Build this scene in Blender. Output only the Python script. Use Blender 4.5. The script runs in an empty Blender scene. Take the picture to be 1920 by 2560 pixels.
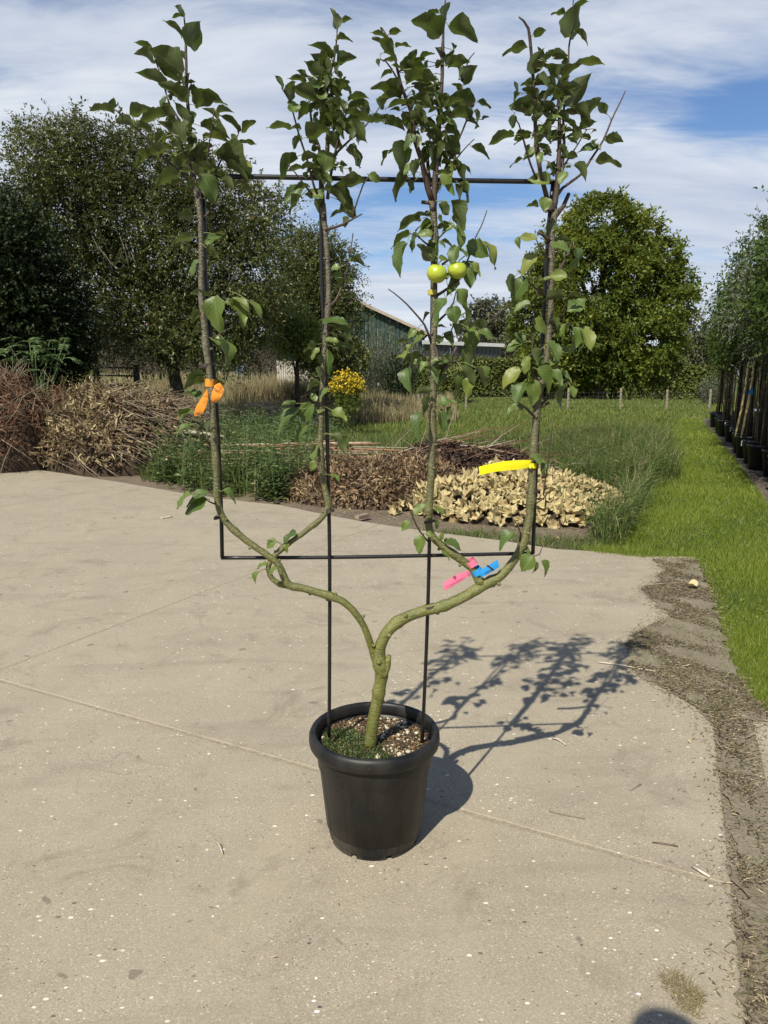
import bpy, bmesh, math, random
import numpy as np
from mathutils import Vector, Matrix
from math import radians, sin, cos, tan, atan, atan2, pi, sqrt

rng = np.random.default_rng(7)
random.seed(7)
sc = bpy.context.scene
COL = sc.collection

# ------------------------------------------------------------------ camera
CAM_H, PITCH, FPX = 1.45, radians(10.5), 1850.0
cam_d = bpy.data.cameras.new('camera'); cam = bpy.data.objects.new('camera', cam_d); COL.objects.link(cam)
cam.location = (0, 0, CAM_H); cam.rotation_euler = (radians(90) - PITCH, 0, 0)
cam_d.sensor_fit = 'HORIZONTAL'; cam_d.sensor_width = 36.0; cam_d.lens = 36.0 * FPX / 1920.0
cam_d.clip_start = 0.05; cam_d.clip_end = 3000
sc.camera = cam
sc.render.resolution_x, sc.render.resolution_y = 768, 1024

# ------------------------------------------------------------------ sun, sky, exposure
TO_SUN = Vector((-0.386, -0.775, 0.92)).normalized()
sun_d = bpy.data.lights.new('sun', 'SUN'); sun_d.energy = 5.0; sun_d.angle = radians(0.53); sun_d.color = (1.0, 0.94, 0.81)
sun = bpy.data.objects.new('sun', sun_d); COL.objects.link(sun)
sun.rotation_euler = TO_SUN.to_track_quat('Z', 'Y').to_euler(); sun.location = (-6, -8, 12)
sc.view_settings.view_transform = 'Standard'; sc.view_settings.look = 'None'
sc.view_settings.exposure = 0.48; sc.view_settings.gamma = 1.0; sc.view_settings.use_curve_mapping = False
sc.cycles.use_denoising = True
sc.cycles.max_bounces = 8; sc.cycles.transparent_max_bounces = 8

def make_world():
    w = bpy.data.worlds.new('World'); sc.world = w; w.use_nodes = True
    nt = w.node_tree; N = nt.nodes; L = nt.links; N.clear()
    out = N.new('ShaderNodeOutputWorld'); bg = N.new('ShaderNodeBackground'); bg.inputs[1].default_value = 0.058
    L.new(bg.outputs[0], out.inputs[0])
    sky = N.new('ShaderNodeTexSky'); sky.sky_type = 'NISHITA'; sky.sun_disc = False
    sky.sun_elevation = math.asin(TO_SUN.z); sky.sun_rotation = atan2(TO_SUN.x, TO_SUN.y) % (2 * pi)
    sky.altitude = 0; sky.air_density = 1.0; sky.dust_density = 0.6; sky.ozone_density = 1.6
    tc = N.new('ShaderNodeTexCoord'); sep = N.new('ShaderNodeSeparateXYZ'); L.new(tc.outputs['Generated'], sep.inputs[0])
    def M(op, a, b=None, c=None):
        n = N.new('ShaderNodeMath'); n.operation = op
        for i, v in enumerate((a, b, c)):
            if v is None: continue
            if isinstance(v, (int, float)): n.inputs[i].default_value = v
            else: L.new(v, n.inputs[i])
        return n.outputs[0]
    z = M('MAXIMUM', sep.outputs[2], 0.0); d = M('ADD', z, 0.16)
    cx = M('DIVIDE', sep.outputs[0], d); cy = M('DIVIDE', sep.outputs[1], d)
    cmb = N.new('ShaderNodeCombineXYZ'); L.new(cx, cmb.inputs[0]); L.new(cy, cmb.inputs[1])
    mp = N.new('ShaderNodeMapping'); L.new(cmb.outputs[0], mp.inputs[0]); mp.inputs['Rotation'].default_value = (0, 0, radians(-24)); mp.inputs['Scale'].default_value = (0.55, 1.5, 1)
    def noise(scale, det, rough, dist, loc):
        m2 = N.new('ShaderNodeMapping'); L.new(mp.outputs[0], m2.inputs[0]); m2.inputs['Location'].default_value = loc
        n = N.new('ShaderNodeTexNoise'); n.inputs['Scale'].default_value = scale; n.inputs['Detail'].default_value = det
        n.inputs['Roughness'].default_value = rough; n.inputs['Distortion'].default_value = dist; L.new(m2.outputs[0], n.inputs['Vector'])
        return n.outputs[0]
    big = noise(0.9, 4, 0.55, 0.6, (3.1, 1.2, 0)); fine = noise(3.2, 9, 0.62, 0.9, (0, 5, 0)); wisp = noise(9.0, 6, 0.6, 1.4, (9, 0, 0))
    cov = M('ADD', M('MULTIPLY', big, 0.95), M('ADD', M('MULTIPLY', fine, 0.72), M('MULTIPLY', wisp, 0.24)))
    # clear (blue) openings in the cloud veil, by direction
    def opening(px, py, size, amt, elong=3.0):
        az = atan((px - 960) / FPX); el = atan((1280 - py) / FPX) - PITCH
        dv = Vector((sin(az) * cos(el), cos(az) * cos(el), sin(el)))
        vm = N.new('ShaderNodeVectorMath'); vm.operation = 'SUBTRACT'; L.new(tc.outputs['Generated'], vm.inputs[0]); vm.inputs[1].default_value = dv
        vs = N.new('ShaderNodeVectorMath'); vs.operation = 'MULTIPLY'; L.new(vm.outputs[0], vs.inputs[0]); vs.inputs[1].default_value = (1 / elong, 1 / elong, 1)
        ln = N.new('ShaderNodeVectorMath'); ln.operation = 'LENGTH'; L.new(vs.outputs[0], ln.inputs[0])
        t = M('DIVIDE', ln.outputs['Value'], size); g = M('POWER', 2.718, M('MULTIPLY', M('MULTIPLY', t, t), -1.0))
        return M('MULTIPLY', g, amt)
    ops = [opening(1830, 330, 0.035, 0.55, 3.0), opening(1150, 490, 0.026, 0.48, 5.5), opening(1050, 640, 0.03, 0.16, 4.5),
           opening(900, -60, 0.05, 0.30, 6.0), opening(1450, 245, 0.03, 0.16, 4.0), opening(100, 20, 0.03, 0.25, 4.0), opening(800, 560, 0.04, 0.2, 3.0)]
    o = ops[0]
    for q in ops[1:]: o = M('ADD', o, q)
    # the veil is thinned overhead, above the frame, to weaken the sky's fill light
    cov = M('SUBTRACT', cov, M('ADD', o, M('MULTIPLY', M('MAXIMUM', M('SUBTRACT', z, 0.42), 0.0), 2.2)))
    mr = N.new('ShaderNodeMapRange'); mr.interpolation_type = 'SMOOTHSTEP'; L.new(cov, mr.inputs[0])
    mr.inputs[1].default_value = 0.46; mr.inputs[2].default_value = 1.0; mr.inputs[3].default_value = 0.0; mr.inputs[4].default_value = 0.94
    cr = N.new('ShaderNodeValToRGB'); L.new(noise(1.7, 5, 0.6, 0.4, (7, 7, 0)), cr.inputs[0])
    cr.color_ramp.elements[0].position = 0.32; cr.color_ramp.elements[0].color = (6.3, 7.2, 8.9, 1)
    cr.color_ramp.elements[1].position = 0.68; cr.color_ramp.elements[1].color = (10.0, 10.5, 11.2, 1)
    # blue sky a little deeper than raw
    mix = N.new('ShaderNodeMix'); mix.data_type = 'RGBA'; L.new(mr.outputs[0], mix.inputs[0])
    gr = N.new('ShaderNodeMix'); gr.data_type = 'RGBA'; gr.blend_type = 'MULTIPLY'; gr.inputs[0].default_value = 1; gr.inputs[7].default_value = (1.0, 1.22, 1.5, 1); L.new(sky.outputs[0], gr.inputs[6]); L.new(gr.outputs[2], mix.inputs[6]); L.new(cr.outputs[0], mix.inputs[7]); L.new(mix.outputs[2], bg.inputs[0])
make_world()

# ------------------------------------------------------------------ helpers
CF = Vector((0, cos(PITCH), -sin(PITCH))); CU = Vector((0, sin(PITCH), cos(PITCH))); CR = Vector((1, 0, 0)); CP = Vector((0, 0, CAM_H))
def ray(px, py): return (CF * FPX + CR * (px - 960) + CU * (1280 - py)).normalized()
def G(px, py, z=0.0):
    r = ray(px, py); t = (z - CAM_H) / r.z; p = CP + r * t; return p
def AT(px, py, Y):
    r = ray(px, py); return CP + r * (Y / r.y)
# the plane the espalier frame stands in: slightly turned, leaning a little to the front
PLN = Vector((-0.07, 1.0, 0.05)); PL0 = 2.1 + 0.05 * 0.35
def TP(px, py, off=0.0):
    r = ray(px, py); t = (PL0 + off - PLN.dot(CP)) / PLN.dot(r); return CP + r * t

def link(o, parent=None):
    COL.objects.link(o)
    if parent is not None: o.parent = parent
    return o
def tag(o, label=None, cat=None, group=None, kind=None):
    if label: o['label'] = label
    if cat: o['category'] = cat
    if group: o['group'] = group
    if kind: o['kind'] = kind
    return o
def empty(name, loc=(0, 0, 0), rz=0.0):
    o = bpy.data.objects.new(name, None); o.empty_display_size = 0.1; link(o); o.location = loc; o.rotation_euler = (0, 0, rz); return o
def place(o, parent):
    """parent keeps its own location; the child's mesh is in world coordinates"""
    o.parent = parent
    o.matrix_parent_inverse = (Matrix.Translation(parent.location) @ parent.rotation_euler.to_matrix().to_4x4()).inverted()
def pyobj(name, V, F, mat, parent=None, smooth=False):
    me = bpy.data.meshes.new(name); me.from_pydata([tuple(v) for v in V], [], [tuple(f) for f in F]); me.update()
    if mat: me.materials.append(mat)
    if smooth: me.shade_smooth()
    o = bpy.data.objects.new(name, me); COL.objects.link(o)
    if parent is not None: place(o, parent)
    return o
def npobj(name, V, F, mat, parent=None, var=None, smooth=False, local=False):
    V = np.asarray(V, dtype=np.float32).reshape(-1, 3); F = np.asarray(F, dtype=np.int32)
    me = bpy.data.meshes.new(name); me.vertices.add(len(V)); me.vertices.foreach_set('co', V.ravel())
    k = F.shape[1]; me.loops.add(F.size); me.loops.foreach_set('vertex_index', F.ravel())
    me.polygons.add(len(F)); me.polygons.foreach_set('loop_start', np.arange(0, F.size, k, dtype=np.int32))
    if var is not None:
        a = me.attributes.new('var', 'FLOAT', 'POINT'); a.data.foreach_set('value', np.asarray(var, dtype=np.float32).ravel())
    if smooth: me.polygons.foreach_set('use_smooth', np.ones(len(F), dtype=bool))
    me.update(calc_edges=True); me.materials.append(mat)
    o = bpy.data.objects.new(name, me); COL.objects.link(o)
    if parent is not None:
        if local: o.parent = parent
        else: place(o, parent)
    return o
def box_vf(c, s, rz=0.0):
    x, y, z = s[0] / 2, s[1] / 2, s[2] / 2; V = []
    for sx, sy, sz in ((-1,-1,-1),(1,-1,-1),(1,1,-1),(-1,1,-1),(-1,-1,1),(1,-1,1),(1,1,1),(-1,1,1)):
        a, b = sx * x, sy * y; V.append((c[0] + a * cos(rz) - b * sin(rz), c[1] + a * sin(rz) + b * cos(rz), c[2] + sz * z))
    return V, [(0,3,2,1),(4,5,6,7),(0,1,5,4),(1,2,6,5),(2,3,7,6),(3,0,4,7)]
def box(name, c, s, mat, parent=None, rz=0.0, bevel=0.0):
    V, F = box_vf(c, s, rz); o = pyobj(name, V, F, mat, parent)
    if bevel:
        m = o.modifiers.new('b', 'BEVEL'); m.width = bevel; m.segments = 2
    return o
def crom(P, R, step):
    """Catmull-Rom resample of points with radii"""
    P = [Vector(p) for p in P]; n = len(P); op, orr = [], []
    for i in range(n - 1):
        p0 = P[i - 1] if i else P[0] * 2 - P[1]; p1, p2 = P[i], P[i + 1]; p3 = P[i + 2] if i + 2 < n else P[-1] * 2 - P[-2]
        k = max(1, int((p2 - p1).length / step))
        for j in range(k):
            t = j / k; t2, t3 = t * t, t * t * t
            op.append(0.5 * ((2 * p1) + (p2 - p0) * t + (2 * p0 - 5 * p1 + 4 * p2 - p3) * t2 + (3 * p1 - p0 - 3 * p2 + p3) * t3))
            orr.append(R[i] * (1 - t) + R[i + 1] * t)
    op.append(P[-1]); orr.append(R[-1]); return op, orr
def tube_vf(P, R, seg=8, rough=0.0, base=0, cap=True, rnd=None):
    V, F = [], []; n = len(P); t = (P[1] - P[0]).normalized()
    u = t.orthogonal().normalized()
    for i in range(n):
        t = (P[min(i + 1, n - 1)] - P[max(i - 1, 0)]).normalized()
        u = (u - t * u.dot(t)); u = u.normalized() if u.length > 1e-6 else t.orthogonal().normalized(); v = t.cross(u)
        for k in range(seg):
            a = 2 * pi * k / seg; r = R[i] * (1 + (random.uniform(-rough, rough) if rough else 0))
            V.append(P[i] + u * (cos(a) * r) + v * (sin(a) * r))
    for i in range(n - 1):
        for k in range(seg):
            k2 = (k + 1) % seg; F.append((base + i * seg + k, base + i * seg + k2, base + (i + 1) * seg + k2, base + (i + 1) * seg + k))
    if cap:
        V.append(P[0].copy()); V.append(P[-1].copy()); a, b = base + n * seg, base + n * seg + 1
        for k in range(seg):
            k2 = (k + 1) % seg; F.append((a, base + k2, base + k)); F.append((b, base + (n - 1) * seg + k, base + (n - 1) * seg + k2))
    return V, F
def tube(name, P, R, mat, parent=None, seg=8, step=0.02, rough=0.0, smooth=True):
    if isinstance(R, (int, float)): R = [R] * len(P)
    P2, R2 = crom(P, R, step); V, F = tube_vf(P2, R2, seg, rough); return pyobj(name, V, F, mat, parent, smooth)
def tubes(name, lines, mat, parent=None, seg=5, step=0.1, rough=0.0):
    V, F = [], []
    for P, R in lines:
        P2, R2 = crom(P, R, step); v, f = tube_vf(P2, R2, seg, rough, base=len(V)); V += v; F += f
    return pyobj(name, V, F, mat, parent, True)

def unit(n):
    v = rng.normal(size=(n, 3)); return v / (np.linalg.norm(v, axis=1, keepdims=True) + 1e-9)
def nrm(v): return v / (np.linalg.norm(v, axis=1, keepdims=True) + 1e-9)
def kites(P, D, N, L, W, fold=0.2, wide=0.45):
    """one folded leaf-shaped face pair per point"""
    D = nrm(D); S = nrm(np.cross(D, N)); N2 = np.cross(S, D); L = np.asarray(L)[:, None]; W = np.asarray(W)[:, None]
    m = P + D * L * wide
    V = np.stack([P, m + S * W * .5 + N2 * W * fold, P + D * L, m - S * W * .5 + N2 * W * fold], 1)
    b = np.arange(len(P))[:, None] * 4
    F = np.concatenate([b + np.array([[0, 1, 2]]), b + np.array([[0, 2, 3]])], 0)
    return V.reshape(-1, 3), F
def blades(P, h, w, lean, up=None, seg=2, bend=0.5, dirv=None):
    """grass blades as tapering strips; lean = sideways reach as a share of height"""
    n = len(P); a = rng.uniform(0, 2 * pi, n) if dirv is None else dirv
    d = np.stack([np.cos(a), np.sin(a), np.zeros(n)], 1); s = rng.uniform(0, 2 * pi, n)
    side = np.stack([np.cos(s), np.sin(s), np.zeros(n)], 1); h = h[:, None]; w = w[:, None]; lean = np.asarray(lean)[:, None] if np.ndim(lean) else lean
    upv = np.array([[0, 0, 1.0]])
    if seg == 1:
        V = np.stack([P - side * w / 2, P + side * w / 2, P + upv * h + d * h * lean], 1); b = np.arange(n)[:, None] * 3
        return V.reshape(-1, 3), b + np.array([[0, 1, 2]])
    m = P + upv * h * 0.55 + d * h * lean * (1 - bend) * 0.55; t = P + upv * h * (1 - 0.25 * lean) + d * h * lean
    V = np.stack([P - side * w / 2, P + side * w / 2, m + side * w * .4, m - side * w * .4, t], 1); b = np.arange(n)[:, None] * 5
    F = np.concatenate([b + np.array([[0, 1, 2]]), b + np.array([[0, 2, 3]]), b + np.array([[3, 2, 4]])], 0)
    return V.reshape(-1, 3), F

# ------------------------------------------------------------------ materials
def mat(name):
    m = bpy.data.materials.new(name); m.use_nodes = True; nt = m.node_tree; b = nt.nodes['Principled BSDF']; return m, nt, b
def ramp(nt, src, stops):
    r = nt.nodes.new('ShaderNodeValToRGB'); e = r.color_ramp.elements
    while len(e) < len(stops): e.new(0.5)
    for i, (p, c) in enumerate(stops): e[i].position = p; e[i].color = (*c, 1)
    nt.links.new(src, r.inputs[0]); return r.outputs[0]
def tnoise(nt, scale, detail=4, rough=.55, vec=None, dist=0.0):
    n = nt.nodes.new('ShaderNodeTexNoise'); n.inputs['Scale'].default_value = scale; n.inputs['Detail'].default_value = detail
    n.inputs['Roughness'].default_value = rough; n.inputs['Distortion'].default_value = dist
    if vec is not None: nt.links.new(vec, n.inputs['Vector'])
    return n.outputs[0]
def objco(nt, scale=None, rot=None):
    t = nt.nodes.new('ShaderNodeTexCoord'); o = t.outputs['Object']
    if scale or rot:
        m = nt.nodes.new('ShaderNodeMapping'); nt.links.new(o, m.inputs[0])
        if scale: m.inputs['Scale'].default_value = scale
        if rot: m.inputs['Rotation'].default_value = rot
        o = m.outputs[0]
    return o
def mixc(nt, f, a, b, mode='MIX'):
    n = nt.nodes.new('ShaderNodeMix'); n.data_type = 'RGBA'; n.blend_type = mode
    for s, v in ((0, f), (6, a), (7, b)):
        if isinstance(v, (int, float)): n.inputs[s].default_value = v
        elif isinstance(v, tuple): n.inputs[s].default_value = (*v, 1)
        else: nt.links.new(v, n.inputs[s])
    return n.outputs[2]
def mathn(nt, op, a, b=None, clamp=False):
    n = nt.nodes.new('ShaderNodeMath'); n.operation = op; n.use_clamp = clamp
    for i, v in enumerate((a, b)):
        if v is None: continue
        if isinstance(v, (int, float)): n.inputs[i].default_value = v
        else: nt.links.new(v, n.inputs[i])
    return n.outputs[0]
def bump(nt, b, h, strength=.3, dist=.01):
    n = nt.nodes.new('ShaderNodeBump'); n.inputs['Strength'].default_value = strength; n.inputs['Distance'].default_value = dist
    nt.links.new(h, n.inputs['Height']); nt.links.new(n.outputs[0], b.inputs['Normal'])
def leafmat(name, stops, trans=(0.25, 0.35, 0.05), tf=0.3, rough=0.5, spec=0.35):
    """small foliage / grass: colour by each leaf's own 'var', some light passing through"""
    m, nt, b = mat(name); a = nt.nodes.new('ShaderNodeAttribute'); a.attribute_name = 'var'
    c = ramp(nt, a.outputs['Fac'], stops); nt.links.new(c, b.inputs['Base Color']); b.inputs['Roughness'].default_value = rough
    b.inputs['Specular IOR Level'].default_value = spec
    t = nt.nodes.new('ShaderNodeBsdfTranslucent'); nt.links.new(mixc(nt, 0.6, c, trans), t.inputs[0])
    mx = nt.nodes.new('ShaderNodeMixShader'); mx.inputs[0].default_value = tf
    nt.links.new(b.outputs[0], mx.inputs[1]); nt.links.new(t.outputs[0], mx.inputs[2])
    nt.links.new(mx.outputs[0], nt.nodes['Material Output'].inputs[0]); return m
def flat(name, c, rough=.6, spec=.4, var=0.12, scale=20, metallic=0, bmp=0.0):
    m, nt, b = mat(name); v = objco(nt); n = tnoise(nt, scale, 5, .6, v)
    lo = tuple(x * (1 - var) for x in c); hi = tuple(min(1, x * (1 + var)) for x in c)
    nt.links.new(ramp(nt, n, [(.3, lo), (.7, hi)]), b.inputs['Base Color']); b.inputs['Roughness'].default_value = rough
    b.inputs['Specular IOR Level'].default_value = spec; b.inputs['Metallic'].default_value = metallic
    if bmp: bump(nt, b, n, bmp, .005)
    return m
# ------------------------------------------------------------------ ground, concrete yard, grass sheets
def soil_mat(name, c1, c2, c3, sc1=3.0):
    m, nt, b = mat(name); v = objco(nt); n1 = tnoise(nt, sc1, 8, .65, v); n2 = tnoise(nt, 60, 6, .7, v)
    c = mixc(nt, 0.45, ramp(nt, n1, [(.3, c1), (.5, c2), (.72, c3)]), ramp(nt, n2, [(.3, c1), (.7, c3)]))
    nt.links.new(c, b.inputs['Base Color']); b.inputs['Roughness'].default_value = .95; b.inputs['Specular IOR Level'].default_value = .15
    bump(nt, b, n2, .8, .02); return m
def concrete_mat():
    m, nt, b = mat('worn_exposed_aggregate_concrete'); v = objco(nt)
    big = tnoise(nt, 0.9, 6, .6, v, .5); mid = tnoise(nt, 6, 8, .68, v); fine = tnoise(nt, 160, 5, .75, v); streak = tnoise(nt, 2.2, 6, .6, objco(nt, (1, .5, 1), (0, 0, radians(22))), .8)
    base = ramp(nt, big, [(.32, (.20, .172, .118)), (.5, (.283, .248, .177)), (.68, (.355, .315, .23))])
    base = mixc(nt, .55, base, ramp(nt, mid, [(.3, (.225, .197, .138)), (.55, (.288, .254, .183)), (.75, (.336, .299, .222))]))
    base = mixc(nt, .25, base, ramp(nt, streak, [(.35, (.21, .178, .132)), (.65, (.345, .30, .232))]))
    base = mixc(nt, .5, base, ramp(nt, fine, [(.28, (.13, .11, .08)), (.5, (.28, .24, .18)), (.72, (.45, .40, .32))]))
    def stones(scale, dens, size, stretch, rot, cols, col):
        vv = objco(nt, (1, stretch, 1), (0, 0, rot))
        vo = nt.nodes.new('ShaderNodeTexVoronoi'); vo.inputs['Scale'].default_value = scale; nt.links.new(vv, vo.inputs['Vector']); vo.inputs['Randomness'].default_value = 1
        sp = nt.nodes.new('ShaderNodeSeparateColor'); nt.links.new(vo.outputs['Color'], sp.inputs[0])
        patch = nt.nodes.new('ShaderNodeMapRange'); nt.links.new(tnoise(nt, 2.4, 4, .6, v, .3), patch.inputs[0]); patch.inputs[1].default_value = .38; patch.inputs[2].default_value = .62; patch.inputs[3].default_value = dens * .25; patch.inputs[4].default_value = dens * 1.5
        pick = mathn(nt, 'LESS_THAN', sp.outputs[0], patch.outputs[0]); sz = mathn(nt, 'MULTIPLY', sp.outputs[1], size)
        mask = mathn(nt, 'MULTIPLY', pick, mathn(nt, 'LESS_THAN', vo.outputs['Distance'], sz))
        return mixc(nt, mathn(nt, 'MULTIPLY', mask, .85), col, ramp(nt, sp.outputs[2], cols)), mask
    grey = [(0, (.05, .052, .055)), (.3, (.14, .125, .10)), (.68, (.24, .19, .13)), (.88, (.42, .37, .28)), (1, (.58, .53, .42))]
    c, m1 = stones(95, .58, .36, 1.5, .5, grey, base)
    c, m2 = stones(46, .15, .34, 1.7, 1.9, [(0, (.04, .043, .05)), (.35, (.15, .13, .105)), (.6, (.30, .24, .17)), (.8, (.66, .60, .48)), (1, (.78, .76, .70))], c)
    c, m3 = stones(190, .7, .42, 1.3, 1.1, [(0, (.07, .065, .06)), (.45, (.2, .17, .13)), (.8, (.48, .43, .33))], c)
    # worn, dusty and stained areas
    dust = tnoise(nt, 1.6, 7, .7, objco(nt, (1, .5, 1), (0, 0, radians(30))), 1.2); c = mixc(nt, mathn(nt, 'MULTIPLY', ramp(nt, dust, [(.48, (0, 0, 0)), (.70, (1, 1, 1))]), .5), c, (.325, .285, .205))
    stain = ramp(nt, tnoise(nt, 3.1, 5, .75, v, 1.0), [(.54, (0, 0, 0)), (.68, (1, 1, 1))]); c = mixc(nt, mathn(nt, 'MULTIPLY', stain, .48), c, (.16, .13, .095))
    rub = ramp(nt, tnoise(nt, 2.0, 3, .5, objco(nt, (.5, 1.9, 1), (0, 0, radians(-64))), 1.4), [(.54, (0, 0, 0)), (.72, (1, 1, 1))]); c = mixc(nt, mathn(nt, 'MULTIPLY', rub, .26), c, (.15, .125, .095))
    blots = ramp(nt, tnoise(nt, 11, 2, .4, v, .2), [(.71, (0, 0, 0)), (.74, (1, 1, 1))]); c = mixc(nt, mathn(nt, 'MULTIPLY', blots, .55), c, (.09, .075, .06))
    cr = nt.nodes.new('ShaderNodeTexVoronoi'); cr.feature = 'DISTANCE_TO_EDGE'; cr.inputs['Scale'].default_value = .55; nd = nt.nodes.new('ShaderNodeVectorMath'); nd.operation = 'MULTIPLY_ADD'; nn_ = nt.nodes.new('ShaderNodeTexNoise'); nn_.inputs['Scale'].default_value = 3; nn_.inputs['Detail'].default_value = 8; nt.links.new(v, nn_.inputs['Vector'])
    nt.links.new(nn_.outputs['Color'], nd.inputs[0]); nd.inputs[1].default_value = (.5, .5, 0); nt.links.new(v, nd.inputs[2]); nt.links.new(nd.outputs[0], cr.inputs['Vector']); crk = mathn(nt, 'MULTIPLY', mathn(nt, 'LESS_THAN', cr.outputs['Distance'], .0016), ramp(nt, big, [(.45, (0, 0, 0)), (.55, (1, 1, 1))])); c = mixc(nt, mathn(nt, 'MULTIPLY', crk, .22), c, (.12, .10, .075))
    nt.links.new(c, b.inputs['Base Color']); b.inputs['Roughness'].default_value = .88; b.inputs['Specular IOR Level'].default_value = .25
    h = mathn(nt, 'ADD', fine, mathn(nt, 'MULTIPLY', m1, .5)); bump(nt, b, h, .35, .004); return m
M_CONC = concrete_mat()
M_SOIL = soil_mat('dry_brown_soil', (.15, .122, .086), (.235, .197, .143), (.30, .256, .188), 6.0)
M_LAWNSOIL = soil_mat('turf_base', (.03, .05, .012), (.05, .075, .018), (.075, .095, .03))

def hz(x, y):
    """height of the open ground"""
    x = np.asarray(x, dtype=float); y = np.asarray(y, dtype=float)
    a = np.clip((y - 20) / 14, 0, 1); b = np.clip((1.5 - x) / 5, 0, 1); s = a * a * (3 - 2 * a) * b * b * (3 - 2 * b)
    return -0.035 + 0.95 * s
def make_ground():
    xs = np.concatenate([[-1500, -400, -150, -80], np.arange(-50, -12, 4), np.arange(-12, 14, 1.0), np.arange(14, 60, 5), [80, 150, 400, 1500]])
    ys = np.concatenate([[-300, -60, -20, -8], np.arange(-4, 30, 1.0), np.arange(30, 70, 4), [80, 110, 160, 300, 700, 1800]])
    X, Y = np.meshgrid(xs, ys, indexing='ij'); Z = hz(X, Y); V = np.stack([X, Y, Z], -1).reshape(-1, 3); ny = len(ys)
    F = [(i * ny + j, (i + 1) * ny + j, (i + 1) * ny + j + 1, i * ny + j + 1) for i in range(len(xs) - 1) for j in range(ny - 1)]
    green = np.clip((Y - 9.6) / 1.2, 0, 1) * np.clip((X + 2.4 + (Y - 10) * .25) / 1.0, 0, 1); green = np.maximum(green, np.clip((Y - 14) / 3, 0, 1))
    green = np.maximum(green, np.clip((X - 3.5) / 1.0, 0, 1) * np.clip((Y - 1), 0, 1))
    m, nt, b = mat('ground_soil_and_turf'); v = objco(nt); a = nt.nodes.new('ShaderNodeAttribute'); a.attribute_name = 'var'
    n1 = tnoise(nt, 2.5, 8, .65, v); n2 = tnoise(nt, 45, 7, .7, v); n0 = tnoise(nt, .12, 5, .6, v)
    so = mixc(nt, .5, ramp(nt, n1, [(.3, (.10, .078, .058)), (.5, (.17, .135, .10)), (.72, (.25, .205, .155))]), ramp(nt, n2, [(.3, (.07, .055, .04)), (.7, (.25, .2, .15))]))
    gr = mixc(nt, .5, ramp(nt, n0, [(.3, (.08, .115, .02)), (.6, (.12, .15, .035))]), ramp(nt, n1, [(.3, (.04, .07, .015)), (.7, (.10, .12, .035))]))
    f = mathn(nt, 'ADD', a.outputs['Fac'], mathn(nt, 'MULTIPLY', mathn(nt, 'SUBTRACT', n1, .5), 1.2), True)
    nt.links.new(mixc(nt, f, so, gr), b.inputs['Base Color']); b.inputs['Roughness'].default_value = .95; b.inputs['Specular IOR Level'].default_value = .1; bump(nt, b, n2, .7, .03)
    npobj('ground', V, F, m, var=green.reshape(-1), smooth=True)['kind'] = 'structure'
make_ground()

def poly_px(pts, z=0.0): return [(p.x, p.y) for p in (G(a, b, z) for a, b in pts)]
def inside(P, poly):
    x, y = P[:, 0], P[:, 1]; r = np.zeros(len(P), bool); j = len(poly) - 1
    for i in range(len(poly)):
        xi, yi = poly[i]; xj, yj = poly[j]
        c = ((yi > y) != (yj > y)) & (x < (xj - xi) * (y - yi) / (yj - yi + 1e-12) + xi); r ^= c; j = i
    return r
def sample_poly(poly, n, near=None):
    """random ground points in a polygon, denser close to the yard when near=power"""
    a = np.array(poly); lo, hi = a.min(0), a.max(0); out = []; got = 0
    for _ in range(60):
        m = n * 3; x = rng.uniform(lo[0], hi[0], m)
        if near: 
            l, h = max(lo[1], .5), hi[1]; u = rng.uniform(0, 1, m); y = 1 / (1 / l - u * (1 / l - 1 / h))
        else: y = rng.uniform(lo[1], hi[1], m)
        P = np.stack([x, y], 1); P = P[inside(P, poly)]; out.append(P); got += len(P)
        if got >= n: break
    return np.concatenate(out)[:n]
def clip_poly(sub, a, b, c):
    """keep the side a*x+b*y >= c"""
    o = []
    for i in range(len(sub)):
        p, q = sub[i - 1], sub[i]; dp, dq = a * p[0] + b * p[1] - c, a * q[0] + b * q[1] - c
        if (dp >= 0) != (dq >= 0):
            t = dp / (dp - dq); o.append((p[0] + (q[0] - p[0]) * t, p[1] + (q[1] - p[1]) * t))
        if dq >= 0: o.append(q)
    return o
E2 = Vector((0.40, 1.03)).normalized(); E1 = Vector((E2.y, -E2.x))
far = poly_px([(0, 1163), (140, 1180), (300, 1205), (480, 1236), (620, 1254), (700, 1262), (800, 1283), (900, 1302), (990, 1316), (1120, 1334), (1250, 1350), (1390, 1372), (1500, 1378), (1600, 1390)])
edge = lambda y, o=0.0: (1.22 + (y - 2.47) * .40 / 1.03 + o, y)
yard = [(-30, 22), (-12.5, 14.6)] + far + [edge(5.85), edge(-9), (-30, -9)]
def slab(name, poly, parent, top=0.0):
    bm = bmesh.new(); vs = [bm.verts.new((x, y, top)) for x, y in poly]
    f = bm.faces.new(vs); f.normal_update()
    if f.normal.z < 0: f.normal_flip()
    r = bmesh.ops.extrude_face_region(bm, geom=[f]); 
    for e in r['geom']:
        if isinstance(e, bmesh.types.BMVert): pass
    for e in vs: e.co.z -= 0.06
    bmesh.ops.recalc_face_normals(bm, faces=bm.faces[:]); 
    me = bpy.data.meshes.new(name); bm.to_mesh(me); bm.free(); me.materials.append(M_CONC)
    o = bpy.data.objects.new(name, me); COL.objects.link(o); o.parent = parent
    mo = o.modifiers.new('edge', 'BEVEL'); mo.width = .006; mo.segments = 2; mo.limit_method = 'ANGLE'; mo.angle_limit = radians(50)
    return o
yard_o = tag(empty('concrete_yard'), kind='structure')
c1 = [-16, -11.8, -7.55, -3.305, 6]; NA = Vector((.89, -.456)).normalized(); c2 = [-12, -7.0, -2.6, 2.15, 8.9, 30]; NB = Vector((.456, .89)).normalized()
gap = .007
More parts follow.
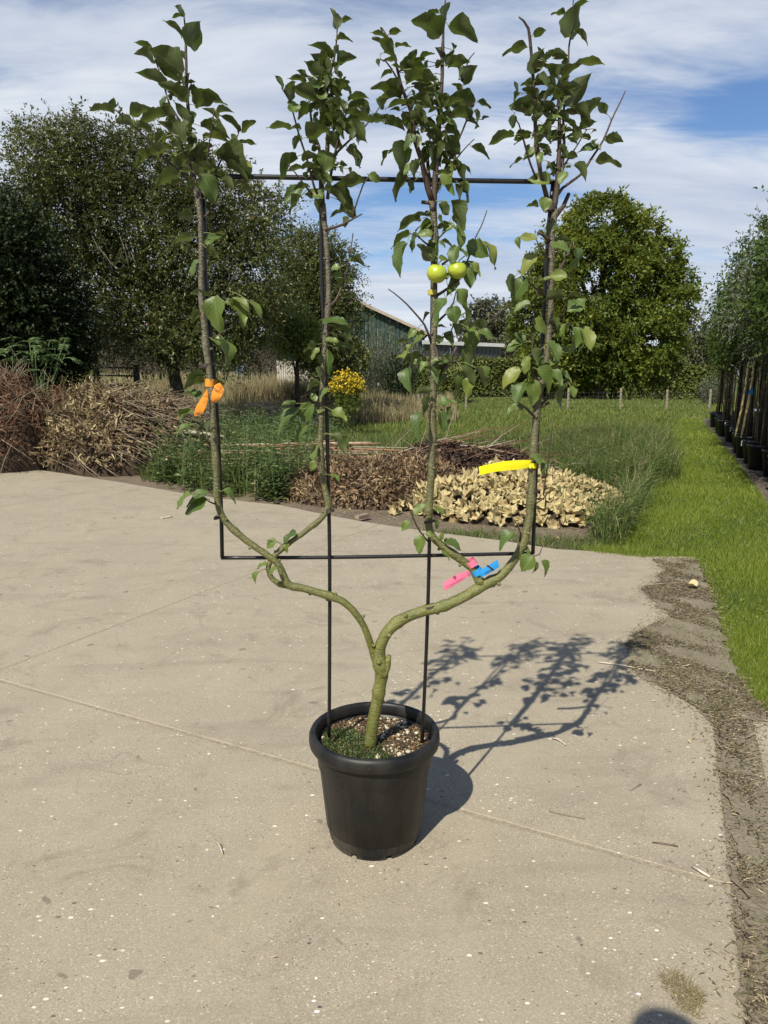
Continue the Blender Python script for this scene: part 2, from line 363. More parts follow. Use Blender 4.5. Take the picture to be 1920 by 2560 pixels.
for i in range(len(c1) - 1):
    for j in range(len(c2) - 1):
        p = yard
        p = clip_poly(p, NA.x, NA.y, c1[i] + gap); p = clip_poly(p, -NA.x, -NA.y, -(c1[i + 1] - gap)) if p else p
        p = clip_poly(p, NB.x, NB.y, c2[j] + gap) if p else p; p = clip_poly(p, -NB.x, -NB.y, -(c2[j + 1] - gap)) if p else p
        if len(p) >= 3: slab('concrete_slab', p, yard_o, random.uniform(-.0015, .0))
# sand in the joints
SAND = flat('joint_sand', (.245, .212, .152), .95, .1, .3, 80)
pyobj('joint_sand', [(x, y, -0.0035) for x, y in yard], [tuple(range(len(yard)))[::-1]], SAND, yard_o)
jl = [(*edge(3.3, -.03), -.009), (*edge(3.3, .2), -.009), (*edge(-9, .2), -.009), (*edge(-9, -.03), -.009)]
pyobj('joint_soil', jl, [(3, 2, 1, 0)], M_SOIL, yard_o)
# second row of slabs, right of the soil joint
rs = [edge(2.98, .15 + .02), (edge(2.98, .17)[0] + 2.6, 2.98 - 1.05), (3.5, -9), edge(-9, .17)]
slab('concrete_slab', rs[::-1], yard_o, -.002)

PATH = poly_px([(1480, 1376), (1545, 1330), (1590, 1250), (1640, 1150), (1672, 1090), (1700, 1046), (1752, 1046), (1775, 1072), (1850, 1165), (1930, 1275), (2300, 1700), (2300, 1800), (1920, 1796), (1864, 1743), (1816, 1648), (1794, 1569), (1769, 1490), (1750, 1439), (1737, 1404), (1640, 1385)], -.03)
o = pyobj('grass_path', [(x, y, -.031) for x, y in PATH], [tuple(range(len(PATH)))], M_LAWNSOIL); o['kind'] = 'structure'
if o.data.polygons[0].normal.z < 0: o.data.flip_normals()
# soil edge under the nursery pots
SOILB = poly_px([(1742, 1048), (1775, 1072), (1850, 1165), (1930, 1275), (2300, 1700), (2900, 1500), (2200, 1045)], -.03)
o = pyobj('soil_border', [(x, y, -.027) for x, y in SOILB], [tuple(range(len(SOILB)))], soil_mat('border_soil', (.05, .042, .034), (.115, .095, .075), (.20, .165, .125))); o['kind'] = 'structure'
if o.data.polygons[0].normal.z < 0: o.data.flip_normals()

# ragged sheet of soil and clippings that has crept over the slab edge
def ragged(pts, amp, step=.03):
    o = []; s = 0
    for i in range(len(pts)):
        a, b = Vector(pts[i - 1]), Vector(pts[i]); k = max(1, int((b - a).length / step)); nv = Vector((-(b - a).y, (b - a).x)).normalized()
        for j in range(k):
            s += 1; w = (sin(s * .9) * .5 + sin(s * 2.3 + 1) * .35 + sin(s * 5.1) * .25) * amp * min(1, 3 * min(j / k, 1 - j / k)); p = a.lerp(b, j / k) + nv * w; o.append((p.x, p.y))
    return o
DEB = poly_px([(1690, 1396), (1630, 1398), (1664, 1426), (1639, 1439), (1655, 1452), (1601, 1471), (1626, 1496), (1677, 1540), (1611, 1569), (1563, 1610), (1590, 1640), (1563, 1664), (1620, 1702), (1690, 1737), (1745, 1775), (1785, 1808), (1806, 1885), (1808, 1960), (1850, 2060), (1832, 2150), (1860, 2300), (1852, 2420), (1870, 2600), (1935, 2600), (1925, 2360), (1893, 2100), (1876, 1920), (1864, 1796), (1950, 1806), (1935, 1794), (1872, 1738), (1826, 1645), (1802, 1565), (1776, 1488), (1758, 1436), (1744, 1402)], .004)
o = pyobj('dirt_patch', [(x, y, .004) for x, y in ragged(DEB, .03)], [tuple(range(len(ragged(DEB, 0))))], M_SOIL); o['kind'] = 'structure'
if o.data.polygons[0].normal.z < 0: o.data.flip_normals()
SOILN = poly_px([(600, 1262), (700, 1240), (1000, 1290), (1400, 1330), (1500, 1372), (1250, 1352), (900, 1305)], .003)

# ------------------------------------------------------------------ grass
LAWN = leafmat('lawn_grass', [(0, (.07, .105, .010)), (.35, (.13, .185, .018)), (.7, (.205, .255, .028)), (.93, (.26, .27, .07)), (1, (.40, .34, .16))], (.34, .44, .02), .35, .5)
FIELD = leafmat('field_grass', [(0, (.05, .075, .013)), (.4, (.10, .138, .024)), (.75, (.16, .185, .04)), (1, (.28, .24, .10))], (.26, .32, .04), .3, .6)
TALL = leafmat('tall_grass', [(0, (.038, .064, .014)), (.4, (.078, .115, .026)), (.75, (.13, .165, .042)), (.96, (.23, .21, .10)), (1, (.34, .29, .17))], (.22, .27, .05), .28, .55)
DRYG = leafmat('dry_grass', [(0, (.15, .13, .06)), (.4, (.26, .215, .115)), (.68, (.38, .32, .19)), (.72, (.10, .13, .04)), (1, (.15, .17, .06))], (.5, .4, .2), .3, .75)
def grass(name, poly, n, hr, wr, lean, m, near=1, seg=1, z=None, patch=0.0, kind='stuff', label=None, cat=None, cull=0.0):
    P2 = sample_poly(poly, n, near)
    q = np.sin(P2[:, 0] * 2.1 + np.sin(P2[:, 1] * 1.3) * 2) * np.sin(P2[:, 1] * 1.7 + np.sin(P2[:, 0] * .9 + 1) * 2)
    if cull: k = rng.uniform(0, 1, len(P2)) > cull * np.clip(-q + .2, 0, 1); P2, q = P2[k], q[k]
    zz = hz(P2[:, 0], P2[:, 1]) if z is None else np.full(len(P2), z); P = np.concatenate([P2, zz[:, None]], 1)
    n = len(P); h = rng.uniform(hr[0], hr[1], n) * (1 + patch * q); w = rng.uniform(wr[0], wr[1], n) * np.clip(P[:, 1] / 8, .6, 4)
    V, F = blades(P, h, w, rng.uniform(.1, 1, n) * lean, seg=seg); vpb = 3 if seg == 1 else 5
    var = np.clip(rng.normal(.42, .2, n) + q * .14, 0, 1); var = np.where(rng.uniform(0, 1, n) < .03, 1, var)
    o = npobj(name, V, F, m, var=np.repeat(var, vpb)); tag(o, label, cat, kind=kind); return o
PATHF = [p for p in PATH]
grass('mown_grass', PATHF, 120000, (.025, .06), (.004, .007), .9, LAWN, z=-.031, patch=.3, label='short bright green mown grass beside the concrete', cat='grass', cull=.25)
FPOLY = [(-16, 17), (-5, 11.5), (-2.2, 10.8), (1.5, 10.2), (2.6, 9.2), (3.9, 9.8), PATH[4], PATH[5], (9.8, 24.8), (20, 30), (34, 47), (-34, 47)]
grass('field_grass', FPOLY, 150000, (.05, .15), (.007, .014), .9, FIELD, patch=.5, label='rough green field grass behind the heaps', cat='grass')
ROUGH = [(-3.4, 10.3), (-1.5, 10.0), (.3, 10.3), (2.2, 9.4), (4.2, 10.4), (6.3, 16.5), (-3, 15), (-4.2, 12.5)]
grass('rough_grass', ROUGH, 38000, (.10, .46), (.004, .009), 1.0, TALL, seg=2, patch=.5, label='ragged knee high grass in front of the field', cat='grass', cull=.6)
RTALL = poly_px([(1470, 1345), (1500, 1377), (1550, 1374), (1585, 1320), (1612, 1250), (1650, 1165), (1640, 1120), (1540, 1105), (1390, 1120), (1370, 1165), (1430, 1215), (1560, 1255), (1575, 1290), (1500, 1320)], -.03)
grass('tall_grass', RTALL, 15000, (.14, .62), (.005, .010), 1.2, TALL, seg=2, near=None, patch=.25, label='thick tuft of tall grass at the right of the leaf heap', cat='grass')
grass('dry_grass', [(-14, 23), (-6, 21.5), (-1, 22), (2.4, 24), (3.2, 36), (-22, 40)], 45000, (.2, .75), (.006, .012), .45, DRYG, seg=2, patch=.3, label='tall straw coloured dry grass under the trees', cat='grass', cull=.4)
grass('reed_grass', [(-4.9, 24.2), (-1.3, 24.2), (-1.3, 25.6), (-4.9, 25.6)], 6000, (.7, 1.25), (.006, .012), .35, DRYG, seg=2, near=None, label='denser straw coloured grass in front of the pale pickets', cat='grass')
grass('lawn_fringe', poly_px([(1430, 1368), (1500, 1368), (1740, 1386), (1745, 1404), (1690, 1396), (1600, 1394), (1500, 1383)], 0), 2600, (.02, .06), (.004, .006), 1.3, LAWN, z=-.01, near=None, label='grass creeping over the far slab edge', cat='grass', cull=.7)
# low weeds and stray tufts at the yard edge
grass('edge_grass', poly_px([(1000, 1320), (1200, 1325), (1500, 1345), (1500, 1378), (1250, 1352), (990, 1318)], 0), 2600, (.02, .09), (.004, .007), 1.1, TALL, z=-.03, near=None, seg=2, label='sparse green tufts along the concrete edge', cat='grass', cull=.95)
grass('clump_grass', poly_px([(1690, 2430), (1640, 2440), (1700, 2530), (1750, 2550), (1760, 2490)], 0), 700, (.008, .03), (.002, .003), 1.6, DRYG, z=.001, near=None, seg=1, label='flat dry grass clump near the bottom right shadow', cat='grass')
grass('joint_grass', DEB, 5200, (.008, .03), (.0018, .003), 2.0, FIELD, z=.004, near=None, seg=1, label='flattened grass growing in the dirt joint on the right', cat='grass', cull=.9)

# clippings: small dry stems and crumbs lying flat
CLIP = leafmat('dry_clippings', [(0, (.11, .085, .05)), (.18, (.12, .13, .05)), (.4, (.24, .19, .12)), (.7, (.40, .32, .20)), (1, (.58, .49, .32))], (.4, .3, .15), .15, .8)
DIRTC = leafmat('soil_crumbs', [(0, (.05, .038, .026)), (.5, (.13, .10, .072)), (1, (.26, .21, .15))], (.1, .08, .05), .02, .95, .1)
def patchf(P): return np.sin(P[:, 0] * 9 + np.sin(P[:, 1] * 5) * 2) * np.sin(P[:, 1] * 7 + np.sin(P[:, 0] * 6 + 1) * 2) + .5 * np.sin(P[:, 0] * 23 + P[:, 1] * 17) + rng.normal(0, .3, len(P))
def litter(name, poly, n, lr, wr, z, label, m=CLIP, cat='litter', near=None, patchy=False):
    P2 = sample_poly(poly, n, near)
    if patchy: P2 = P2[patchf(P2) > .05]
    P = np.concatenate([P2, np.full((len(P2), 1), z) + rng.uniform(.001, .008, (len(P2), 1))], 1)
    a = rng.normal(0.2, .9, len(P)); D = np.stack([np.cos(a), np.sin(a), rng.normal(0, .12, len(P))], 1); Nn = np.tile([[0, 0, 1.0]], (len(P), 1)) + unit(len(P)) * .4
    L = rng.uniform(lr[0], lr[1], len(P)) ** 1.0; L = np.where(rng.uniform(0, 1, len(P)) < .04, L * 2.5, L)
    V, F = kites(P, D, Nn, L, rng.uniform(wr[0], wr[1], len(P)), .3)
    o = npobj(name, V, F, m, var=np.repeat(np.clip(rng.normal(.4, .25, len(P)), 0, 1), 4)); tag(o, label, cat, kind='stuff'); return o
litter('grass_clippings', DEB, 15000, (.012, .04), (.0015, .004), .004, 'dry grass clippings scattered along the right edge of the slab', patchy=True)
q = sample_poly(DEB, 22000); q = q + rng.normal(0, .05, q.shape); q = q[~inside(q, DEB)]
def litter_pts(name, P2, lr, wr, z, label, m=CLIP, hgt=.006):
    P = np.concatenate([P2, np.full((len(P2), 1), z) + rng.uniform(.001, hgt, (len(P2), 1))], 1); a = rng.normal(.2, 1.2, len(P))
    D = np.stack([np.cos(a), np.sin(a), rng.normal(0, .12, len(P))], 1); Nn = np.tile([[0, 0, 1.0]], (len(P), 1)) + unit(len(P)) * .5
    V, F = kites(P, D, Nn, rng.uniform(*lr, len(P)), rng.uniform(*wr, len(P)), .3); tag(npobj(name, V, F, m, var=np.repeat(np.clip(rng.normal(.3, .25, len(P)), 0, 1), 4)), label, 'litter', kind='stuff')
q = q[(q[:, 0] < edge(0)[0] + (q[:, 1]) * .40 / 1.03 + 10)]
litter_pts('soil_fringe', q, (.006, .026), (.002, .006), .0, 'crumbs of soil and dry grass fringing the dirt patch on the slab')
q = sample_poly(DEB, 14000); q = q[patchf(q) > -.1]; litter_pts('dirt_crumbs', q, (.006, .018), (.004, .010), .003, 'loose crumbs of soil over the dirt patch', DIRTC, .009)
litter('yard_crumbs', poly_px([(0, 1180), (1640, 1400), (1800, 2400), (0, 2500)], 0), 160, (.006, .02), (.0015, .004), .0, 'tiny twigs and crumbs on the concrete', near=1)
SOILPX = poly_px([(640, 1256), (760, 1235), (1100, 1300), (1560, 1330), (1560, 1378), (1250, 1350), (990, 1316)], -.03)
litter('soil_crumbs', SOILPX, 3500, (.01, .035), (.003, .008), -.034, 'brown crumbs and bits of leaf on the bare soil')
# ------------------------------------------------------------------ plant pot
POTX, POTY = -0.03, 2.155
def lathe(name, prof, m, parent=None, seg=64, flute=0.0):
    V, F = [], []; n = len(prof)
    for i, (r, z) in enumerate(prof):
        for k in range(seg):
            a = 2 * pi * k / seg; rr = r * 1.022 * (1 - (flute * (k % 8 == 0) if .03 < z < .26 else 0))
            V.append((POTX + rr * cos(a), POTY + rr * sin(a), z))
    for i in range(n - 1):
        for k in range(seg):
            k2 = (k + 1) % seg; F.append((i * seg + k, i * seg + k2, (i + 1) * seg + k2, (i + 1) * seg + k))
    return pyobj(name, V, F, m, parent, True)
def pot_mat():
    m, nt, b = mat('black_dusty_plastic'); v = objco(nt); z = nt.nodes.new('ShaderNodeSeparateXYZ'); nt.links.new(v, z.inputs[0])
    n = tnoise(nt, 9, 6, .65, objco(nt, (1, 1, .25))); n2 = tnoise(nt, 220, 4, .7, v)
    low = nt.nodes.new('ShaderNodeMapRange'); nt.links.new(z.outputs[2], low.inputs[0]); low.inputs[1].default_value = .10; low.inputs[2].default_value = 0.0
    dirt = mathn(nt, 'MULTIPLY', mathn(nt, 'ADD', low.outputs[0], .38), ramp(nt, n, [(.42, (0, 0, 0)), (.75, (1, 1, 1))]))
    speck = ramp(nt, n2, [(.655, (0, 0, 0)), (.70, (1, 1, 1))])
    c = mixc(nt, dirt, (.007, .0073, .008), (.06, .053, .042)); c = mixc(nt, mathn(nt, 'MULTIPLY', speck, .5), c, (.22, .2, .17))
    nt.links.new(c, b.inputs['Base Color']); nt.links.new(ramp(nt, n, [(.3, (.36, .36, .36)), (.7, (.55, .55, .55))]), b.inputs['Roughness']); b.inputs['Specular IOR Level'].default_value = .3
    bump(nt, b, n2, .06, .002); return m
M_POT = pot_mat()
pot = tag(empty('plant_pot', (POTX, POTY, 0)), 'large black plastic plant pot in the middle of the concrete yard, holding the espalier tree', 'plant pot')
prof = [(.112, .014), (.138, .012), (.142, .016), (.145, .04), (.156, .13), (.165, .21), (.170, .248), (.1735, .252), (.1785, .305), (.180, .322)]
lathe('pot_body', prof + [(.1745, .322), (.1745, .30), (.15, .05), (.11, .03)], M_POT, pot, 96, .012)
# the foot ring, with its drainage notches
V, F = [], []
for k in range(96):
    a0, a1 = 2 * pi * k / 96, 2 * pi * (k + 1) / 96
    if (k % 12) in (4, 5): continue
    b = len(V)
    for r, z in ((.1405, .0), (.1415, .0155), (.128, .0155), (.128, 0)):
        for a in (a0, a1): V.append((POTX + r * cos(a), POTY + r * sin(a), z))
    F += [(b, b + 1, b + 3, b + 2), (b + 5, b + 4, b + 6, b + 7), (b, b + 6, b + 7, b + 1), (b + 2, b + 3, b + 5, b + 4), (b, b + 2, b + 4, b + 6), (b + 1, b + 7, b + 5, b + 3)]
pyobj('pot_foot', V, F, M_POT, pot)
lathe('pot_rim', [(.180, .319), (.188, .316), (.1955, .3165), (.199, .322), (.2005, .335), (.1995, .350), (.195, .359), (.188, .3625), (.1815, .361), (.1775, .354), (.1755, .335), (.1750, .31), (.180, .319)], M_POT, pot, 96)
# soil in the pot
def potsoil():
    V, F = [], []; nr, ns = 14, 56
    for i in range(nr + 1):
        for k in range(ns):
            r = .1725 * i / nr; a = 2 * pi * k / ns
            z = .318 + .012 * (1 - (r / .1725) ** 2) + random.uniform(-.005, .006) * (i > 0)
            V.append((POTX + r * cos(a), POTY + r * sin(a), z))
    for i in range(nr):
        for k in range(ns): k2 = (k + 1) % ns; F.append((i * ns + k, (i + 1) * ns + k, (i + 1) * ns + k2, i * ns + k2))
    return pyobj('soil', V, F, soil_mat('potting_soil', (.022, .016, .011), (.055, .040, .026), (.12, .088, .055), 40), pot, True)
potsoil()
def potpt(n, rmax=.165):
    a = rng.uniform(0, 2 * pi, n); r = rmax * np.sqrt(rng.uniform(0, 1, n)); return POTX + r * np.cos(a), POTY + r * np.sin(a), .318 + .012 * (1 - (r / .1725) ** 2), r
M_PEB = flat('pale_grit', (.42, .39, .28), .85, .2, .35, 60, bmp=.4); M_PEB2 = flat('brown_grit', (.2, .15, .10), .9, .2, .3, 60)
ico = None
def pebbles(n, m, smin, smax, cond, name='pebble'):
    global ico
    if ico is None:
        bm = bmesh.new(); bmesh.ops.create_icosphere(bm, subdivisions=1, radius=1); ico = ([v.co.copy() for v in bm.verts], [[v.index for v in f.verts] for f in bm.faces]); bm.free()
    V, F = [], []; x, y, z, r = potpt(n * 4); c = 0
    for i in range(len(x)):
        if c >= n: break
        if not cond(x[i], y[i]): continue
        c += 1; s = random.uniform(smin, smax) * (1 if random.random() < .8 else 1.5); b = len(V); sx, sy, sz = (random.uniform(.7, 1.2) for _ in range(3))
        for v in ico[0]: q = random.uniform(.8, 1.15); V.append((x[i] + v.x * s * sx * q, y[i] + v.y * s * sy * q, z[i] + s * .3 + v.z * s * sz * .8 * q))
        F += [[b + j for j in f] for f in ico[1]]
    return V, F
mossz = lambda x, y: (x - POTX) + (y - POTY) * .75 < -.045
for rep in range(26):                                             # the larger pale stones, each its own piece
    V, F = pebbles(1, M_PEB, .0065, .0095, lambda x, y: (x - POTX) > -.06 or random.random() < .15); pyobj('pebble', V, F, M_PEB, pot)
V, F = pebbles(260, M_PEB, .0022, .0045, lambda x, y: not mossz(x, y) or random.random() < .2); tag(pyobj('grit', V, F, M_PEB, pot), kind='stuff')
V, F = pebbles(420, M_PEB2, .0015, .004, lambda x, y: True); tag(pyobj('dark_grit', V, F, M_PEB2, pot), kind='stuff')
MOSS = leafmat('moss_and_small_weeds', [(0, (.02, .04, .01)), (.5, (.05, .085, .02)), (1, (.11, .15, .05))], (.15, .25, .05), .25, .6)
x, y, z, r = potpt(9000); k = ((x - POTX) + (y - POTY) * .75 < -.02 - .03 * rng.uniform(0, 1, len(x))) & ((y - POTY) < .06); P = np.stack([x, y, z], 1)[k]; n = len(P)
P[:, 2] += rng.uniform(0, .010, n); V, F = kites(P, unit(n) + np.array([[0, 0, .6]]), unit(n), rng.uniform(.004, .010, n), rng.uniform(.003, .006, n))
tag(npobj('moss', V, F, MOSS, pot, var=np.repeat(rng.uniform(0, 1, n), 4)), kind='stuff')
DRYL = leafmat('dead_leaf_bits', [(0, (.07, .045, .025)), (.5, (.16, .10, .05)), (1, (.33, .20, .09))], (.3, .2, .08), .15, .8)
x, y, z, r = potpt(1500); P = np.stack([x, y, z + .004], 1); n = len(P); V, F = kites(P, unit(n) * [1, 1, .25], np.tile([[0, 0, 1.]], (n, 1)) + unit(n) * .6, rng.uniform(.005, .016, n), rng.uniform(.002, .006, n))
tag(npobj('leaf_litter', V, F, DRYL, pot, var=np.repeat(rng.uniform(0, 1, n), 4)), kind='stuff')

# ------------------------------------------------------------------ frame
K = 1920 / 1659.0
M_ROD = flat('black_coated_steel', (.008, .008, .009), .38, .45, .2, 40)
fr0 = TP(822, 1830)
frame = tag(empty('trellis_frame', (POTX, POTY, .33)), 'black metal trellis frame of four rods and two crossbars standing in the pot', 'trellis')
def rod(pts, r=.0055, off=.022, name='rod'):
    return tube(name, [TP(x * K, y * K, off) for x, y in pts], r, M_ROD, frame, 12, .05)
rod([(711, 1592), (712, 1400), (712, 1200), (708.5, 1009), (704, 834), (699, 684), (695.5, 609), (694, 484), (693, 386)], .0055)
rod([(912, 1604), (921, 1400), (927, 1200), (931, 900), (934, 640), (937, 388)], .0055)
rod([(480, 1205), (478, 1110), (474, 1000), (467, 871), (458.5, 775), (447.5, 647), (442, 560), (441, 469), (436, 382)], .0056)
rod([(1151, 1196), (1158, 1010), (1164, 860), (1168, 778), (1173.5, 705), (1180, 584), (1186, 480), (1195, 392)], .0056)
rod([(430, 382), (560, 382), (800, 387), (1000, 390), (1197, 393)], .0062, .034, 'crossbar')
rod([(478, 1205), (712, 1204), (930, 1200), (1153, 1195)], .0055, .034, 'crossbar')

# ------------------------------------------------------------------ espalier tree: wood
def bark_mat():
    m, nt, b = mat('olive_apple_bark'); v = objco(nt); z = nt.nodes.new('ShaderNodeSeparateXYZ'); nt.links.new(v, z.inputs[0])
    hgt = nt.nodes.new('ShaderNodeMapRange'); nt.links.new(z.outputs[2], hgt.inputs[0]); hgt.inputs[1].default_value = .70; hgt.inputs[2].default_value = 1.6
    n = tnoise(nt, 18, 7, .65, v); n2 = tnoise(nt, 70, 5, .7, objco(nt, (1, 1, 2.2)))
    green = ramp(nt, n, [(.3, (.078, .094, .007)), (.5, (.128, .142, .011)), (.7, (.185, .188, .026))])
    brown = ramp(nt, n, [(.3, (.040, .032, .019)), (.5, (.075, .060, .038)), (.7, (.125, .105, .070))])
    c = mixc(nt, hgt.outputs[0], green, brown); c = mixc(nt, .28, c, ramp(nt, n2, [(.3, (.03, .027, .012)), (.7, (.17, .16, .08))]))
    vo = nt.nodes.new('ShaderNodeTexVoronoi'); vo.inputs['Scale'].default_value = 230; nt.links.new(v, vo.inputs['Vector'])
    sp = nt.nodes.new('ShaderNodeSeparateColor'); nt.links.new(vo.outputs['Color'], sp.inputs[0])
    mk = mathn(nt, 'MULTIPLY', mathn(nt, 'LESS_THAN', sp.outputs[0], .30), mathn(nt, 'LESS_THAN', vo.outputs['Distance'], .30))
    c = mixc(nt, mathn(nt, 'MULTIPLY', mk, .7), c, (.40, .38, .25)); nt.links.new(c, b.inputs['Base Color'])
    b.inputs['Roughness'].default_value = .36; b.inputs['Specular IOR Level'].default_value = .6
    patch = ramp(nt, tnoise(nt, 7, 4, .6, v), [(.42, (0, 0, 0)), (.62, (1, 1, 1))]); c = mixc(nt, mathn(nt, 'MULTIPLY', patch, .20), c, (.05, .043, .025)); nt.links.new(c, b.inputs['Base Color']); bump(nt, b, mathn(nt, 'ADD', mathn(nt, 'ADD', n2, n), mathn(nt, 'MULTIPLY', mk, .4)), .8, .006); return m
BARK = bark_mat()
TWIG = flat('brown_twig_bark', (.055, .038, .028), .6, .3, .3, 90, bmp=.3)
T0 = TP(800 * K, 1605 * K); tree = tag(empty('apple_tree', (T0.x, T0.y, .325)), 'espalier apple tree with four upright stems tied to a black frame in the black pot', 'tree')
LIMBS = []
BRS = []                                                            # samples of the wood: px, py, point
def reg(P, R):
    for p, r in zip(P, R):
        d = p - CP; z = d.dot(CF); BRS.append((960 + d.dot(CR) / z * FPX, 1280 - d.dot(CU) / z * FPX, p, r))
def limb(name, pts, off=0.0, seg=14, step=.012, m=None, knots=.05, wob=.0012, conv=None):
    """pts: (x, y, radius in metres) along the wood"""
    P = [TP(*(conv(x, y) if conv else (x * K, y * K)), off(i / (len(pts) - 1)) if callable(off) else off) for i, (x, y, r) in enumerate(pts)]
    R = [p[2] for p in pts]; P2, R2 = crom(P, R, step); 
    for i in range(len(R2)):
        R2[i] *= 1 + random.uniform(-.03, .03)
        if wob: P2[i] = P2[i] + Vector((random.uniform(-wob, wob), random.uniform(-wob, wob), random.uniform(-wob, wob))) * .6
    # knots: short swellings
    k = 4
    while k < len(R2) - 3:
        if knots and random.random() < .5:
            R2[k] *= 1.22; R2[k - 1] *= 1.08; R2[k + 1] *= 1.08
        k += random.randint(5, 12)
    reg(P2, R2)
    if name in ('trunk', 'branch'): LIMBS.append((P2, R2))
    V, F = tube_vf(P2, R2, seg, .035 if seg > 8 else 0); return pyobj(name, V, F, m or BARK, tree, True)
limb('trunk', [(799, 1612, .0195), (803, 1585, .0180), (808, 1550, .0182), (815, 1515, .0178), (820, 1485, .0180), (824, 1462, .0205), (824, 1445, .0215), (820, 1425, .019), (821, 1400, .0172), (830, 1375, .0172), (850, 1350, .0168), (878, 1333, .0166), (915, 1320, .0162), (960, 1308, .0160), (1000, 1290, .0162), (1035, 1270, .0165), (1055, 1258, .0155), (1080, 1245, .0138), (1105, 1218, .0128), (1125, 1185, .0124), (1137, 1150, .012), (1144, 1110, .0118), (1149, 1050, .0112), (1150, 1000, .0108), (1155, 940, .0104), (1159, 900, .0106), (1163, 860, .0098), (1172, 820, .0092), (1181, 770, .009), (1188, 690, .0082), (1191, 600, .0078), (1192, 540, .0076), (1194, 490, .0082), (1200, 452, .0092)], 0.0)
limb('branch', [(822, 1452, .014), (812, 1430, .0118), (803, 1400, .0105), (790, 1362, .0102), (772, 1330, .0104), (748, 1305, .0106), (722, 1291, .0110), (690, 1281, .0112), (655, 1271, .0114), (625, 1264, .0122), (614, 1248, .011), (605, 1225, .0098), (590, 1208, .0093), (560, 1188, .0092), (530, 1166, .0092), (500, 1140, .0092), (480, 1115, .0092), (470, 1085, .0094), (468, 1030, .0092), (463, 950, .0090), (459, 880, .0088), (454, 820, .0086), (447, 765, .0086), (441, 700, .0084), (435, 647, .0078), (435, 590, .0070), (434, 530, .0068), (432, 469, .0070), (428, 430, .0076), (422, 395, .0086)], lambda t: -.004 if t > .1 else .004)
limb('branch', [(628, 1266, .010), (605, 1262, .0088), (588, 1250, .0078), (580, 1232, .0072), (584, 1212, .0078), (598, 1195, .0078), (620, 1177, .0076), (650, 1155, .0076), (680, 1132, .0076), (702, 1110, .0082), (710, 1090, .0088), (704, 1065, .0085), (697, 1030, .0080), (693, 980, .008), (692, 940, .0082), (694, 890, .0080), (697, 830, .0076), (699, 780, .0072), (704, 720, .0070), (708, 680, .0074), (710, 620, .0072), (707, 560, .0066), (704, 510, .0064), (700, 470, .0072), (697, 440, .0078)], .004)
limb('branch', [(1040, 1262, .0155), (1030, 1245, .0128), (1020, 1228, .0122), (1000, 1212, .0118), (970, 1190, .0114), (942, 1168, .0110), (928, 1145, .0108), (926, 1110, .0106), (930, 1050, .0108), (934, 980, .0104), (935, 900, .0098), (936, 830, .0095), (937, 760, .0093), (938, 690, .0088), (938, 600, .0082), (940, 530, .0080), (937, 470, .0090), (933, 430, .0105)], .002)
limb('stub', [(826, 1462, .012), (836, 1445, .010), (838, 1428, .009), (840, 1416, .0075)], -.01, 10)
limb('stub', [(1040, 1262, .012), (1062, 1262, .013), (1060, 1250, .008)], -.002, 10)

sp_ = []
for P_, R_ in LIMBS:
    k = random.randint(4, 8)
    while k < len(P_) - 2:
        t_ = (P_[k + 1] - P_[k - 1]).normalized(); u_ = Vector(unit(1)[0]); u_ = (u_ - t_ * u_.dot(t_)).normalized(); r_ = R_[k]; L_ = r_ + random.uniform(.003, .009)
        sp_.append(([P_[k] + u_ * r_ * .5, P_[k] + u_ * L_ * .85 + t_ * .001, P_[k] + u_ * L_ + t_ * random.uniform(0, .004)], [r_ * .55, r_ * .38, r_ * .22])); k += random.randint(4, 10)
tag(tubes('spurs', sp_, BARK, tree, 7, .006), kind='stuff')
